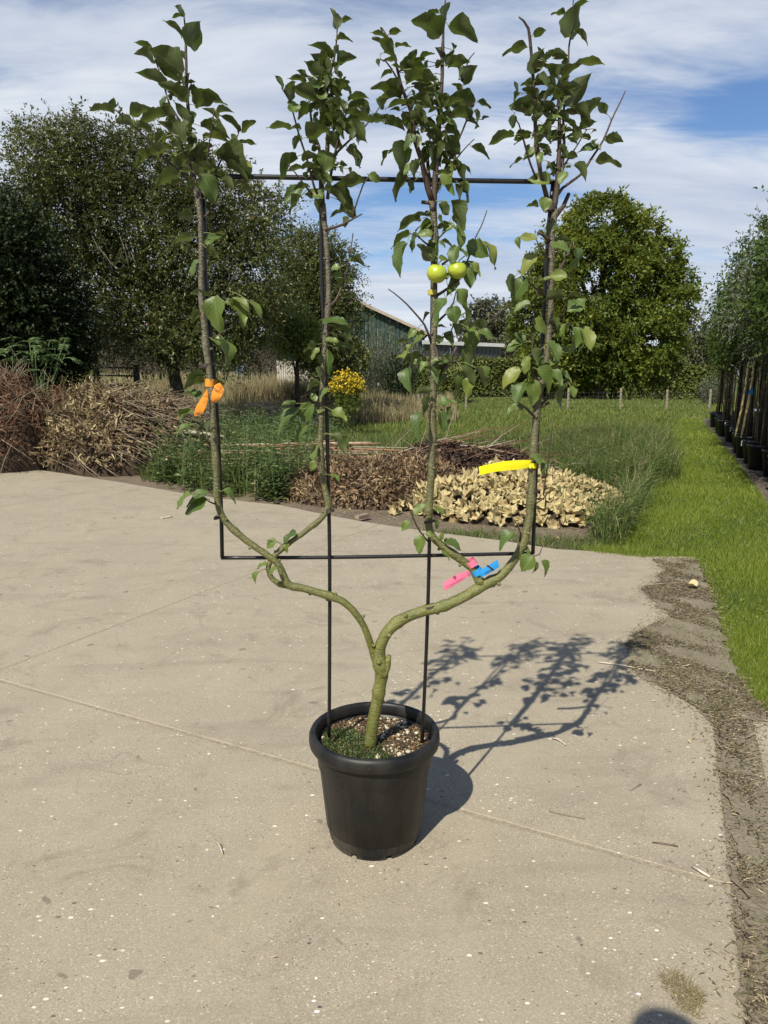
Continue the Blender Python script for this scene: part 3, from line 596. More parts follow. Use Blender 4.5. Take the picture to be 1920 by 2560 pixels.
# crops of the shoots: origin and scale
CROP = dict(A=(220, 0, 3.770), B=(640, 0, 3.8125), C=(920, 0, 4.253), D=(1220, 0, 4.2528), E=(940, 480, 3.569), F=(1220, 480, 3.569), G=(420, 420, 3.569), H=(680, 560, 3.457), L=(500, 1250, 1.8033), M=(0, 800, 2.592), Q=(1200, 800, 2.304))
def cv(c): ox, oy, s = CROP[c]; return lambda x, y: (ox + x / s, oy + y / s)
TW = [  # crop, r0, r1, depth drift, points
('A', .0062, .0018, .05, [(1005, 1760), (985, 1450), (960, 1180), (935, 900), (925, 600), (920, 350), (905, 150)]),
('A', .0042, .0015, -.10, [(990, 1740), (870, 1620), (680, 1460), (560, 1310), (400, 1160), (240, 1020)]),
('A', .0034, .0013, .07, [(930, 1270), (850, 1110), (770, 990), (725, 840), (640, 580), (600, 470)]),
('A', .003, .0012, -.07, [(1050, 1780), (1105, 1650), (1130, 1450), (1150, 1300), (1175, 1150), (1190, 1020)]),
('A', .003, .0012, .06, [(1070, 1800), (1170, 1670), (1260, 1500), (1390, 1330), (1430, 1230)]),
('A', .0028, .0012, -.03, [(985, 1600), (905, 1430), (870, 1300), (900, 1150)]),
('B', .006, .002, .03, [(650, 2100), (640, 1950), (625, 1700), (600, 1400), (540, 1250), (520, 1080), (500, 990)]),
('B', .0045, .0016, -.05, [(680, 1900), (720, 1620), (760, 1430), (800, 1250), (835, 1060)]),
('B', .0055, .0014, .0, [(640, 1750), (680, 1420), (685, 1150), (670, 950), (700, 720), (740, 580), (765, 400), (775, 280)]),
('B', .0036, .0013, -.08, [(600, 1880), (555, 1780), (480, 1500), (400, 1250), (320, 960), (245, 840)]),
('B', .004, .0014, .09, [(690, 1600), (750, 1480), (900, 1330), (1020, 1230), (1180, 1020)]),
('B', .003, .0012, -.04, [(570, 1890), (500, 1810), (400, 1680), (310, 1565)]),
('B', .0042, .0016, -.06, [(660, 2190), (750, 2170), (830, 2140), (920, 2090), (1010, 2040)]),
('B', .0026, .0014, -.02, [(920, 2090), (930, 2030), (970, 1900), (1020, 1760), (1075, 1680)]),
('C', .009, .0018, .02, [(690, 2250), (712, 1950), (740, 1500), (760, 1250), (785, 900), (795, 500), (800, 330), (825, -40)]),
('C', .0085, .0016, -.05, [(690, 2150), (640, 2020), (600, 1850), (570, 1700), (500, 1500), (470, 1230), (400, 1040), (350, 900), (285, 620), (225, 420), (150, 300)]),
('C', .0028, .0014, -.08, [(380, 980), (330, 870), (250, 730), (190, 650), (130, 630)]),
('C', .005, .0014, .08, [(720, 2050), (780, 1900), (840, 1750), (960, 1490), (1050, 1280), (1090, 1160)]),
('C', .003, .0013, .04, [(840, 1850), (890, 1760), (1010, 1600), (1130, 1480)]),
('C', .0022, .0012, .06, [(1010, 860), (1040, 720), (1080, 620), (1130, 560)]),
('C', .0035, .0014, .03, [(745, 1450), (750, 1250), (745, 1150), (715, 1070)]),
('C', .007, .003, .04, [(650, 1980), (640, 1800), (630, 1580)]),
('D', .0085, .002, .0, [(690, 2250), (735, 2000), (760, 1500), (755, 1100), (750, 850)]),
('D', .004, .0015, .05, [(745, 1950), (790, 1780), (810, 1500), (800, 1250), (820, 1030), (850, 800), (860, 500), (880, 380), (910, -30)]),
('D', .0068, .002, -.05, [(640, 2160), (600, 2010), (560, 1850), (515, 1500), (490, 1000), (475, 750), (455, 500), (430, 300), (380, 220), (330, 180)]),
('D', .0036, .0013, -.09, [(550, 1950), (490, 1840), (420, 1650), (370, 1450), (330, 1320), (270, 1220)]),
('D', .0046, .0014, .09, [(720, 2100), (790, 2000), (980, 1860), (1090, 1700), (1230, 1480), (1310, 1280), (1390, 1120), (1460, 970)]),
('D', .0052, .0046, .04, [(730, 2290), (790, 2210), (820, 2140), (858, 2060)]),
('D', .0034, .0014, .03, [(770, 1850), (820, 1740), (900, 1620), (1050, 1380)]),
('E', .0028, .0013, .03, [(550, 420), (590, 380), (640, 335)]),
('E', .003, .0013, -.05, [(505, 500), (440, 455), (380, 400), (300, 368)]),
('E', .0046, .0026, -.03, [(530, 930), (580, 900), (650, 855), (760, 765)]),
('E', .0028, .0013, .03, [(760, 765), (800, 650), (850, 530), (890, 400), (940, 300), (990, 165)]),
('E', .0034, .002, -.02, [(590, 650), (650, 600), (700, 585)]),
('E', .0042, .0015, -.05, [(520, 1200), (560, 1150), (620, 1090), (690, 990), (715, 890)]),
('E', .0032, .0015, -.03, [(530, 1345), (590, 1300), (660, 1270), (700, 1160)]),
('E', .0038, .0015, -.04, [(495, 1350), (460, 1250), (430, 1180), (320, 1050), (220, 950), (110, 865)]),
('E', .0066, .0035, -.06, [(535, 1660), (590, 1590), (650, 1530), (720, 1380)]),
('E', .005, .003, -.08, [(550, 1640), (620, 1570), (715, 1500)]),
('E', .002, .0012, -.02, [(715, 1500), (800, 1350), (920, 1250), (1030, 1140), (1200, 995)]),
('E', .0028, .0014, .05, [(500, 1540), (440, 1490), (370, 1430), (290, 1370)]),
('E', .0052, .0045, -.0, [(520, 100), (460, 95), (405, 90)]),
('E', .0038, .0028, -.05, [(505, 1340), (540, 1410), (550, 1480), (595, 1502)]),
('E', .002, .0012, -.04, [(500, 1580), (600, 1545), (720, 1520)]),
('F', .0072, .005, .02, [(580, 250), (620, 180), (670, 130), (722, 15)]),
('F', .0058, .004, -.02, [(560, 440), (520, 410), (490, 380), (448, 360)]),
('F', .0034, .0014, -.05, [(555, 610), (520, 580), (480, 530), (430, 420)]),
('F', .0062, .002, .05, [(590, 740), (640, 690), (690, 600), (750, 450)]),
('F', .0036, .0014, -.06, [(530, 920), (480, 900), (400, 840), (340, 780), (300, 742)]),
('F', .003, .0012, .03, [(385, 1480), (400, 1350), (410, 1150), (440, 850), (460, 745)]),
('F', .0022, .0012, -.05, [(560, 1280), (650, 1130), (700, 960), (735, 720)]),
('F', .002, .0012, -.02, [(560, 1285), (640, 1205), (730, 1190), (840, 1212)]),
('F', .0048, .0015, -.05, [(440, 2030), (400, 1990), (340, 1930), (270, 1880), (200, 1850)]),
('F', .0038, .0015, .02, [(480, 1890), (560, 1820), (640, 1770), (700, 1700), (690, 1620)]),
('F', .0036, .0016, -.06, [(500, 1850), (440, 1700), (390, 1600), (370, 1480), (385, 1440)]),
('F', .0046, .004, .0, [(440, 1880), (400, 1925)]),
('F', .0046, .004, .0, [(470, 1920), (545, 1880)]),
('G', .004, .0015, .04, [(330, 440), (410, 330), (460, 235)]),
('G', .002, .0012, -.03, [(470, 1170), (520, 1090), (560, 1020), (612, 910)]),
('G', .002, .001, -.04, [(360, 1530), (430, 1500), (500, 1450), (580, 1420)]),
('H', .0042, .0014, .04, [(490, 720), (550, 660), (570, 620), (620, 500), (655, 360), (680, 230), (700, 80)]),
('L', .003, .0014, -.03, [(1440, 200), (1445, 150), (1430, 110), (1402, 70)]),
('L', .0034, .0014, -.03, [(1030, 190), (990, 140), (960, 80), (930, 0)]),
('L', .0024, .0012, -.02, [(1470, 240), (1500, 255), (1530, 245), (1545, 210)]),
('Q', .0026, .0013, -.02, [(310, 1065), (350, 1040), (382, 1010)]),
('Q', .0022, .0012, -.03, [(365, 1010), (380, 900), (400, 760), (420, 575)]),
('M', .0028, .0014, -.03, [(1400, 1195), (1360, 1180), (1320, 1150)]),
('M', .003, .0014, -.04, [(1375, 830), (1330, 770), (1295, 690), (1340, 610)]),
]
for c, r0, r1, dr, pts in TW:
    n = len(pts); q = [(x, y, (r0 + (r1 - r0) * i / (n - 1)) * 1.0) for i, (x, y) in enumerate(pts)]
    limb('twig', q, (lambda t, dr=dr: dr * t), 6 if r0 < .005 else 9, .02, TWIG if r0 < .0095 else BARK, .04, .0006, cv(c))
BPX = np.array([(b[0], b[1]) for b in BRS])

# ------------------------------------------------------------------ leaves
def leaf_top_mat():
    m, nt, b = mat('apple_leaf'); uv = nt.nodes.new('ShaderNodeTexCoord'); sp = nt.nodes.new('ShaderNodeSeparateXYZ'); nt.links.new(uv.outputs['UV'], sp.inputs[0])
    oi = nt.nodes.new('ShaderNodeObjectInfo'); u = mathn(nt, 'ABSOLUTE', mathn(nt, 'SUBTRACT', sp.outputs[0], .5))
    rib = mathn(nt, 'LESS_THAN', u, .022)
    w = mathn(nt, 'SINE', mathn(nt, 'MULTIPLY', mathn(nt, 'SUBTRACT', sp.outputs[1], mathn(nt, 'MULTIPLY', u, .75)), 50.0))
    vein = mathn(nt, 'MULTIPLY', mathn(nt, 'GREATER_THAN', w, .86), .6); line = mathn(nt, 'MAXIMUM', rib, vein)
    n = tnoise(nt, 30, 5, .6, uv.outputs['Object']); n2 = tnoise(nt, 9, 3, .6, uv.outputs['Object'])
    top = ramp(nt, oi.outputs['Random'], [(0, (.035, .068, .012)), (.4, (.062, .105, .017)), (.7, (.10, .145, .024)), (.9, (.15, .185, .03)), (1, (.27, .25, .05))])
    top = mixc(nt, .35, top, ramp(nt, n, [(.3, (.028, .055, .012)), (.7, (.10, .14, .034))])); top = mixc(nt, mathn(nt, 'MULTIPLY', line, .45), top, (.20, .27, .10))
    top = mixc(nt, mathn(nt, 'MULTIPLY', mathn(nt, 'GREATER_THAN', n2, .70), .75), top, (.22, .13, .05))
    und = mixc(nt, mathn(nt, 'MULTIPLY', line, .5), ramp(nt, n, [(.3, (.038, .055, .015)), (.7, (.07, .09, .028))]), (.13, .155, .06))
    ge = nt.nodes.new('ShaderNodeNewGeometry'); c = mixc(nt, ge.outputs['Backfacing'], top, und)
    nt.links.new(c, b.inputs['Base Color']); b.inputs['Specular IOR Level'].default_value = .45; b.inputs['Roughness'].default_value = .42
    bump(nt, b, mathn(nt, 'ADD', n, mathn(nt, 'MULTIPLY', line, -.6)), .25, .003)
    t = nt.nodes.new('ShaderNodeBsdfTranslucent'); nt.links.new(mixc(nt, .5, top, (.20, .30, .02)), t.inputs[0])
    mx = nt.nodes.new('ShaderNodeMixShader'); mx.inputs[0].default_value = .20
    nt.links.new(b.outputs[0], mx.inputs[1]); nt.links.new(t.outputs[0], mx.inputs[2]); nt.links.new(mx.outputs[0], nt.nodes['Material Output'].inputs[0]); return m
M_LEAF = leaf_top_mat()
def leaf_mesh(kind, seed):
    """unit leaf: x 0..1 base to tip, y across, z up; folded, drooping, toothed"""
    r = random.Random(seed); n = 8; V, UV = [], []; n = 9
    fold = r.uniform(.2, .8) if kind != 'curled' else r.uniform(.9, 1.3); droop = r.uniform(.05, .5); wav = r.uniform(.03, .10); tw = r.uniform(-.5, .5); ph = r.uniform(0, 6)
    for i in range(n + 1):
        t = i / n; wdt = .37 * (math.sin(pi * min(1, t * .98 + .02) ** .78) ** .72) * (1 - .12 * t); wdt = max(wdt, .006)
        if i == n: wdt = .004
        for j, s in enumerate((-1, -.5, 0, .5, 1)):
            e = abs(s); tooth = (1 + (.045 if i % 2 else -.035)) if e == 1 and 0 < i < n else 1
            bite = r.uniform(.72, .9) if (e == 1 and r.random() < .06) else 1
            y = s * wdt * tooth * bite; z = abs(y) * fold + wav * math.sin(t * 9 + ph + s * 2) * e - droop * t * t; x = t - .03 * e * (1 - t)
            yy = y * cos(tw * t) - z * sin(tw * t) * .4; zz = z * cos(tw * t) + y * sin(tw * t) * .6
            V.append((x + (.02 if e == 1 and i % 2 else 0), yy, zz)); UV.append((.5 + s * .5, t))
    F = []
    for i in range(n):
        for j in range(4): a = i * 5 + j; F.append((a, a + 5, a + 6, a + 1))
    me = bpy.data.meshes.new('leaf'); me.from_pydata(V, [], F); l = me.uv_layers.new(name='UVMap')
    for k, lp in enumerate(me.loops): l.data[k].uv = UV[lp.vertex_index]
    me.materials.append(M_LEAF); me.shade_smooth(); me.update(); return me
LM = [leaf_mesh('flat', s) for s in range(14)] + [leaf_mesh('curled', s + 50) for s in range(5)]
LV = {
'A': '905,150,815,35,.4 895,155,795,150,.3 885,350,785,200,.3 960,440,1040,210,.8 915,570,850,460,.3 890,690,670,470,.65 710,640,690,500,.5 600,465,500,378,.35 625,570,460,440,.35 725,835,550,655,.4 930,800,930,690,.5 905,800,848,695,.35 935,790,1010,760,.3 930,960,765,790,.45 950,855,1050,850,.2 985,910,1300,900,.35 1005,990,1180,890,.6 245,1065,40,990,.3 235,1015,235,940,.7 400,1080,560,990,.55 730,1080,490,1115,.4 415,1190,250,1135,.25 465,1185,600,1210,.55 830,1130,630,1010,.45 945,1230,850,1000,.4 960,1190,985,1040,.4 800,1260,725,1150,.6 895,1340,800,1130,.55 1065,1190,1330,1260,.45 1225,1070,1355,1005,.35 1215,1130,1140,1000,.3 1205,1200,1185,1120,.25 1090,1305,1320,1270,.25 1345,1270,1390,1425,.45 1420,1245,1305,1075,.3 1450,1240,1570,1130,.4 1425,1350,1580,1345,.2 1005,1440,1160,1340,.45 1130,1390,1010,1450,.5 600,1460,770,1350,.45 590,1440,420,1560,.4 830,1470,750,1430,.4,u 1025,1590,835,1450,.65 860,1640,640,1690,.55 1040,1640,1090,1560,.6 790,1740,885,1690,.5 1215,1590,1085,1490,.3 1210,1450,1400,1470,.4 1215,1480,1550,1650,.25 1310,1580,1540,1640,.3 1190,1640,1350,1700,.35 1075,1650,1190,1840,.7,u 1260,1700,1400,1760,.5 1350,1760,1570,1780,.25 1515,1710,1420,1755,.4 1100,1870,1230,1850,.6 960,1250,1000,1420,.4',
'B': '775,280,735,105,.45 805,225,905,160,.3 775,380,905,345,.35 760,500,775,430,.7 720,560,585,395,.3 705,675,595,500,.5 775,598,915,510,.55 730,620,820,730,.5 670,800,490,590,.5 490,740,415,650,.3 245,840,215,715,.35 320,945,345,790,.55 470,790,340,715,.45 290,850,345,760,.3 630,830,525,725,.7,u 370,1070,340,955,.95,u 500,1065,400,1100,.4 620,970,390,820,.5 660,940,545,830,.6,u 470,910,625,950,.5 720,880,850,760,.6 830,830,935,850,.6 885,960,1050,875,.35 1060,1090,975,900,.45 1110,1165,850,1110,.3 845,1040,790,930,.5 1000,1015,870,1045,.2 1110,1165,1220,1090,.4 330,1220,115,1200,.35 430,1230,330,1200,.4 490,1310,640,1190,.7 430,1300,340,1410,.45 505,1340,595,1340,.7 600,1040,680,1130,.7 690,960,800,1060,.5 640,1100,740,1050,.6 740,1210,870,1280,.4 770,1150,870,1240,.4 865,1190,1090,1330,.5 950,1190,1020,1370,.5 860,1170,940,1340,.4 665,1340,840,1370,.6 870,1410,1035,1570,.5 530,1430,600,1400,.6 450,1540,590,1450,.4 390,1490,155,1670,.4 440,1600,310,1580,.35 445,1610,580,1550,.5 665,1440,670,1620,.95,u 560,1620,690,1650,.4 800,1570,870,1560,.6 880,1610,950,1670,.5 1030,1725,800,1700,.45 1080,1670,1190,1710,.7,u 620,1660,720,1720,.7,u 500,1770,340,1800,.4 430,1790,270,1910,.6,u 430,1870,290,2000,.35 640,1870,485,1830,.6,u 620,1910,570,2000,.8 690,1830,900,1940,.4 720,1800,935,1930,.2 770,1900,880,1970,.4 810,2020,700,2030,.35 800,1980,965,2030,.6 830,2070,870,2170,.6 480,1640,470,1700,.6 620,760,560,870,.5',
'C': '765,385,545,185,.65 750,140,600,150,.3 800,215,850,30,.4 865,275,1145,340,.55 150,340,145,295,.4 230,355,340,310,.55 195,400,40,335,.35 265,550,80,405,.5 295,500,435,455,.25 170,560,310,600,.2 285,640,170,620,.4 125,630,95,725,.5 250,775,125,790,.4 365,740,250,680,.3 410,780,450,575,.55 430,740,550,610,.5 470,740,605,680,.6 405,870,710,770,.4 345,1020,100,870,.55 350,1040,115,980,.3 130,1145,160,1010,.6 430,1110,200,1080,.3 330,1180,250,1140,.5 690,1140,410,1030,.5 550,990,690,920,.4 715,1060,715,880,.2 815,1135,760,990,.6 815,1140,955,1010,.45 830,700,890,560,.4 850,700,1050,600,.5 905,535,905,450,.25 780,640,730,510,.25 965,690,1050,620,.4 1010,880,1120,710,.6 955,720,1000,860,.3 1000,960,925,870,.5 1130,1100,900,990,.6 1165,1085,1310,1135,.3 1130,1180,1210,1350,.35 1210,1270,1265,1220,.4 1055,1290,1180,1300,.3 1110,1230,840,1200,.5 1020,1240,920,1100,.45 820,1260,955,1320,.4,u 825,1340,990,1420,.6 480,1170,640,1280,.6 50,1290,230,1260,.35 230,1300,110,1220,.35 180,1320,380,1350,.25 350,1220,450,1340,.6 450,1280,570,1190,.5 600,1400,800,1420,.3 600,1340,760,1350,.4 500,1440,370,1540,.55,u 570,1540,710,1545,.3,u 620,1430,700,1500,.6 440,1560,260,1840,.65 220,1600,145,1730,.35 330,1580,220,1600,.4 795,1490,970,1620,.75 650,1675,500,1720,.55,u 640,1600,800,1750,.6 550,1720,430,1900,.5 475,1740,385,1840,.5,u 490,1930,430,2040,.6 420,1870,245,2100,.4 830,1630,950,1690,.5 920,1700,1000,1790,.35 1000,1760,1110,1820,.3 1105,1565,1300,1650,.4 880,1750,860,2055,.45,u 930,1780,1150,2070,.2 970,1960,1080,2030,.6 930,1960,1020,2130,.35 750,1950,790,2030,.4 540,1250,620,1400,.6',
'D': '820,155,685,115,.4 870,395,905,100,.6 920,80,1030,0,.4 920,340,1090,415,.45 490,380,590,310,.6 415,505,185,495,.45 600,650,655,535,.5 480,750,590,640,.6 485,785,520,560,.3 840,640,720,570,.3 940,700,1195,615,.3 785,820,940,690,.4 740,840,600,640,.35 760,750,820,680,.6 710,930,500,840,.4 480,890,360,880,.55 520,1030,400,920,.5 305,980,285,870,.4 325,1010,175,1140,.4 470,1200,280,1060,.7 400,1215,270,1090,.45 730,1000,885,900,.6 720,940,580,1040,.45 880,1130,1000,820,.55 1260,1210,1160,1050,.45 990,1290,1160,1050,.4 600,1160,700,1090,.7 760,1200,570,1340,.5 640,1260,770,1220,.3,u 480,1290,560,1200,.5 820,1200,980,1170,.4 290,1230,250,1350,.6 275,1440,25,1490,.35 280,1480,450,1400,.4 450,1450,265,1520,.3 640,1350,460,1440,.4,u 740,1470,600,1400,.55 790,1480,800,1350,.5 740,1495,660,1490,.3 910,1470,820,1440,.5,u 820,1400,910,1370,.4 945,1500,940,1300,.35 980,1370,1110,1280,.5 1085,1480,990,1410,.5 1150,1390,1070,1400,.3 1120,1530,1150,1450,.6,u 1250,1480,1430,1480,.55 1190,1590,980,1550,.4,u 1150,1710,1390,1690,.45 410,1600,430,1540,.6 635,1610,550,1520,.55 760,1560,870,1640,.6 850,1480,950,1510,.4 950,1670,770,1650,.35 530,1590,385,1670,.5,u 570,1620,540,1730,.6,u 590,1640,670,1630,.5 370,1690,235,1720,.3 705,1760,800,1810,.35,u 830,1830,750,1955,.6,u 720,1860,620,1840,.3 880,1780,820,1770,.5,u 915,1765,1090,1880,.45 650,1930,455,1880,.6,u 530,2190,415,2180,.25 905,1150,1100,1230,.5',
'E': '395,240,200,285,.45 485,225,395,190,.25 490,260,345,290,.3 490,270,360,350,.4,u 500,380,385,350,.6 300,365,125,490,.35 370,370,290,490,.35 280,460,155,690,.3 500,620,390,470,.6 540,420,500,600,.45,u 570,100,650,200,.6 670,90,830,300,.45 700,190,770,320,.6 695,290,590,350,.6,u 700,310,800,480,.4,u 575,440,680,440,.3 820,570,690,440,.2 720,480,670,640,.6 560,590,640,590,.6,u 640,540,700,540,.7 815,465,1000,560,.7,u 960,450,1110,630,.2 800,620,860,825,.7,u 850,640,935,740,.5 670,700,690,905,.5,u 630,780,680,700,.4 640,870,675,920,.4 720,875,820,1020,.6 620,950,490,1140,.4,u 480,1080,410,1130,.3 700,1020,690,1165,.85,u 770,1010,860,1165,.3 740,1150,830,1210,.4 850,1180,1045,1230,.3 545,1200,630,1200,.35 610,1260,700,1350,.6 680,1180,730,1290,.2 920,1250,1065,1280,.45,u 910,1250,810,1440,.6,u 800,1200,910,1260,.5,u 360,1230,280,1290,.7 430,1250,370,1290,.6 280,1330,180,1340,.45 430,1290,310,1370,.35,y 320,1360,265,1430,.3,u 300,1480,180,1440,.5 400,1490,330,1520,.6,u 310,1460,240,1520,.6 490,1400,410,1430,.3 790,1400,820,1590,.5,u 870,1420,830,1580,.5 770,1590,900,1700,.6 850,1660,800,1810,.7,u 680,1640,760,1810,.4,u 560,1570,520,1690,.45,u 290,1570,260,1760,.5 440,1590,410,1680,.3 560,1530,700,1520,.3 560,1690,660,1650,.3 370,1800,490,1750,.5 890,1570,990,1740,.2 680,1800,750,1870,.3 560,1900,700,1850,.4,u 480,1840,370,1970,.5 440,1960,320,2170,.3 550,1960,650,2010,.4 640,1920,670,2040,.4 580,1960,620,2130,.55,u',
'F': '510,50,510,160,1.0,u 445,130,350,120,.3 600,265,530,380,.6,u 430,420,280,400,.4,u 280,400,265,490,.5 570,480,740,500,.4,u 600,450,740,410,.5 420,560,290,680,.6,u 770,490,830,650,.3,u 800,640,680,680,.7 700,760,550,740,.6 550,770,485,765,.4,u 240,750,150,920,.35 330,770,220,960,.65,u 680,950,510,960,.25 830,930,720,910,.4 730,1070,870,940,.7 380,1010,230,1030,.3 400,1150,550,1250,.55,u 690,1180,635,1285,.5,u 760,1210,800,1420,.45,u 840,1210,940,1390,.45,u 540,1340,650,1490,.45,u 560,1140,630,1220,.2 300,1350,165,1410,.4,u 330,1340,190,1340,.3 240,1270,350,1350,.4 360,1470,310,1600,.6,u 290,1590,110,1720,.55,u 440,1580,600,1750,.55,u 580,1590,670,1700,.5,u 660,1610,765,1680,.3 400,1680,420,1885,.65,u 310,1700,230,1870,.6 260,1900,160,1980,.4,y 260,1910,330,1950,.5 740,1740,780,1830,.6,u 700,1730,600,1890,.3 620,1700,680,1750,.7 100,1780,200,1800,.3',
'G': '220,430,95,420,.8 330,250,440,300,.8 420,430,340,450,.4 230,620,50,610,.35 340,680,450,570,.6 430,590,510,570,.3 340,710,450,760,.55 270,830,175,930,.3 385,1150,195,1105,.3 420,1150,420,1440,.65,u 575,1180,740,1230,.3 740,1200,860,1290,.3 570,1200,710,1370,.35 510,1200,580,1220,.5,u 290,1290,200,1350,.9 300,1430,220,1450,.7 500,1530,540,1790,.45 390,1520,500,1560,.5 330,1860,135,1890,.35 330,1910,160,1930,.4 270,2060,110,1950,.35 425,1920,510,1900,.5 200,2160,70,2190,.3',
'H': '680,320,800,320,.25 590,375,490,390,.4,u 605,460,500,440,.4 600,470,570,520,.8 645,480,710,490,.5 440,850,670,850,.3,u 550,830,670,860,.4 540,890,710,930,.35 590,960,690,1000,.5 470,1000,580,1010,.5,u 560,1060,690,1050,.3 690,1050,700,1130,.5 390,1040,270,1080,.4 400,1070,330,1150,.6,u 480,1090,470,1290,.6,u 430,1230,400,1320,.5 380,1320,310,1290,.4 480,1330,540,1320,.4 410,1370,300,1410,.4 490,1430,390,1490,.35,u 380,1530,340,1460,.7,u 200,1550,70,1550,.25 350,1560,230,1700,.7,u 460,1590,360,1620,.6,u 240,1600,30,1770,.3 210,1640,150,1700,.4 290,1750,190,1880,.5,u 520,1610,650,1690,.55,y 510,1580,570,1620,.5 350,1650,390,1740,.4 400,1920,330,2040,.4 370,2050,340,2130,.7,y 530,1830,650,1950,.45 600,1840,670,1940,.4 510,2170,600,2210,.4,y',
'L': '435,150,365,185,.4,u 345,185,295,215,.6,u 400,200,380,240,.5,u 335,185,300,170,.4 345,305,305,325,.5,u 300,290,250,300,.4,u 265,325,235,370,.4,u 975,70,1010,10,.5,u 950,100,905,135,.6 1000,160,985,240,.6,u 1020,150,1055,160,.7,u 1100,190,1185,215,.4,u 1100,150,1080,185,.6 1060,90,1080,130,.5 1090,220,1130,260,.5,u 1060,40,1110,60,.5,u 1420,150,1340,200,.45,u 1450,215,1505,245,.35,y 1500,255,1450,315,.8,u 1510,280,1515,330,.4 1540,275,1575,335,.5,u',
'M': '1350,1120,1210,1180,.35,u 1230,1125,1130,1185,.3,u 1340,1165,1200,1250,.45,u 1440,1110,1535,1155,.4,u 1240,590,1140,630,.35 1230,680,1140,730,.3 1330,660,1360,740,.6',
'Q': '300,790,380,820,.6,u 340,800,380,880,.5 440,960,490,1000,.4,u 470,830,500,880,.5,u',
}
leaves = []
for c, s in LV.items():
    ox, oy, k = CROP[c]
    for it in s.split():
        q = it.split(','); bx, by, tx, ty, w = map(float, q[:5]); fl = q[5] if len(q) > 5 else ''
        leaves.append((ox + bx / k, oy + by / k, ox + tx / k, oy + ty / k, w, fl))
# fillers inside the dense shoots
for cx, cy, rx, ry, n in ((450, 330, 50, 70, 16), (480, 440, 50, 40, 10), (820, 270, 48, 90, 44), (815, 430, 38, 45, 10), (1070, 290, 60, 90, 46), (1090, 400, 45, 40, 10), (1375, 260, 52, 90, 34), (1380, 370, 40, 40, 6), (1090, 560, 40, 60, 6), (1370, 900, 30, 60, 8), (1080, 900, 35, 60, 8), (820, 200, 40, 60, 10), (1070, 180, 50, 60, 8), (1380, 180, 40, 60, 6), (440, 250, 45, 50, 6)):
    for _ in range(n):
        a = random.uniform(0, 6.28); r = sqrt(random.random()); x, y = cx + cos(a) * rx * r, cy + sin(a) * ry * r; d = random.uniform(0, 6.28); L = random.uniform(18, 38)
        leaves.append((x, y, x + cos(d) * L, y + sin(d) * L, random.uniform(.35, .7), ''))
leaves.sort(key=lambda q: -math.hypot(q[2] - q[0], q[3] - q[1]))
NAT = .72; stalks = []; extra = []; lr = random.Random(3)
for i, (bx, by, tx, ty, w, fl) in enumerate(leaves):
    d2 = (BPX[:, 0] - bx) ** 2 + (BPX[:, 1] - by) ** 2; j = int(np.argmin(d2)); bp = BRS[j]; dist = math.hypot(bx - bp[0], by - bp[1])
    zdep = (bp[2] - CP).dot(CF) - lr.uniform(-.012, .03) - (.012 if fl else 0)
    def W(px, py, dd=0.0): return CP + (CF + CR * ((px - 960) / FPX) + CU * ((1280 - py) / FPX)) * (zdep + dd)
    B, T = W(bx, by), W(tx, ty); ax = T - B; Lp = ax.length; a = ax.normalized()
    toc = (CP - (B + T) / 2).normalized(); sgn = 1 if (fl or by > 1150) else (-1 if by < 560 else (1 if lr.random() < .5 else -1))
    cw = w / NAT; c = min(cw, .93 if sgn > 0 else .72); 
    if sgn > 0: c = max(c, .35)
    ws = cw / c if cw > c else 1.0
    toc = (toc - a * toc.dot(a)).normalized(); p = a.cross(toc); p = p if p.z > 0 else -p
    nn = (toc * c * sgn + p * sqrt(max(0, 1 - c * c))).normalized()
    if sgn < 0 and nn.z < .1: nn = (nn + Vector((0, .3, .6))).normalized()
    sl = lr.uniform(-.35, .35); a2 = (a + toc * sl).normalized(); nn = (nn - a2 * nn.dot(a2)).normalized(); s = nn.cross(a2)
    Ll = Lp * 1.04 / max(.9, a2.dot(a)); wsx = max(.55, min(1.5, ws * (w / (NAT * c) if ws > 1 else 1)))
    curl = w < .3 and lr.random() < .6; me = LM[14 + lr.randrange(5)] if curl else LM[lr.randrange(14)]
    Mx = Matrix((( a2.x * Ll, s.x * Ll * wsx, nn.x * Ll, B.x), (a2.y * Ll, s.y * Ll * wsx, nn.y * Ll, B.y), (a2.z * Ll, s.z * Ll * wsx, nn.z * Ll, B.z), (0, 0, 0, 1)))
    if i < 300:
        o = bpy.data.objects.new('leaf', me); COL.objects.link(o); o.parent = tree; o.matrix_parent_inverse = Matrix.Translation(-tree.location); o.matrix_basis = Mx
    else: extra.append((me, Mx))
    if dist < 130:
        mid = (B + bp[2]) / 2 + Vector((0, 0, .004)); mid = mid - a2 * .004; stalks.append(([bp[2], mid, B, B + a2 * Ll * .1], [.0011, .0009, .0009, .0005]))
if extra:
    bm = bmesh.new(); uvl = bm.loops.layers.uv.new('UVMap')
    for me, Mx in extra:
        n0 = len(bm.verts); f0 = len(bm.faces); bm.from_mesh(me); bm.verts.ensure_lookup_table()
        bmesh.ops.transform(bm, matrix=Mx, verts=bm.verts[n0:])
    me = bpy.data.meshes.new('small_leaves'); bm.to_mesh(me); bm.free(); me.materials.append(M_LEAF)
    o = bpy.data.objects.new('small_leaves', me); COL.objects.link(o); place(o, tree); o['kind'] = 'stuff'
tag(tubes('leaf_stalks', stalks, flat('green_leaf_stalk', (.16, .17, .06), .5, .4, .2, 60), tree, 4, .02), kind='stuff')
print('leaves', len(leaves))

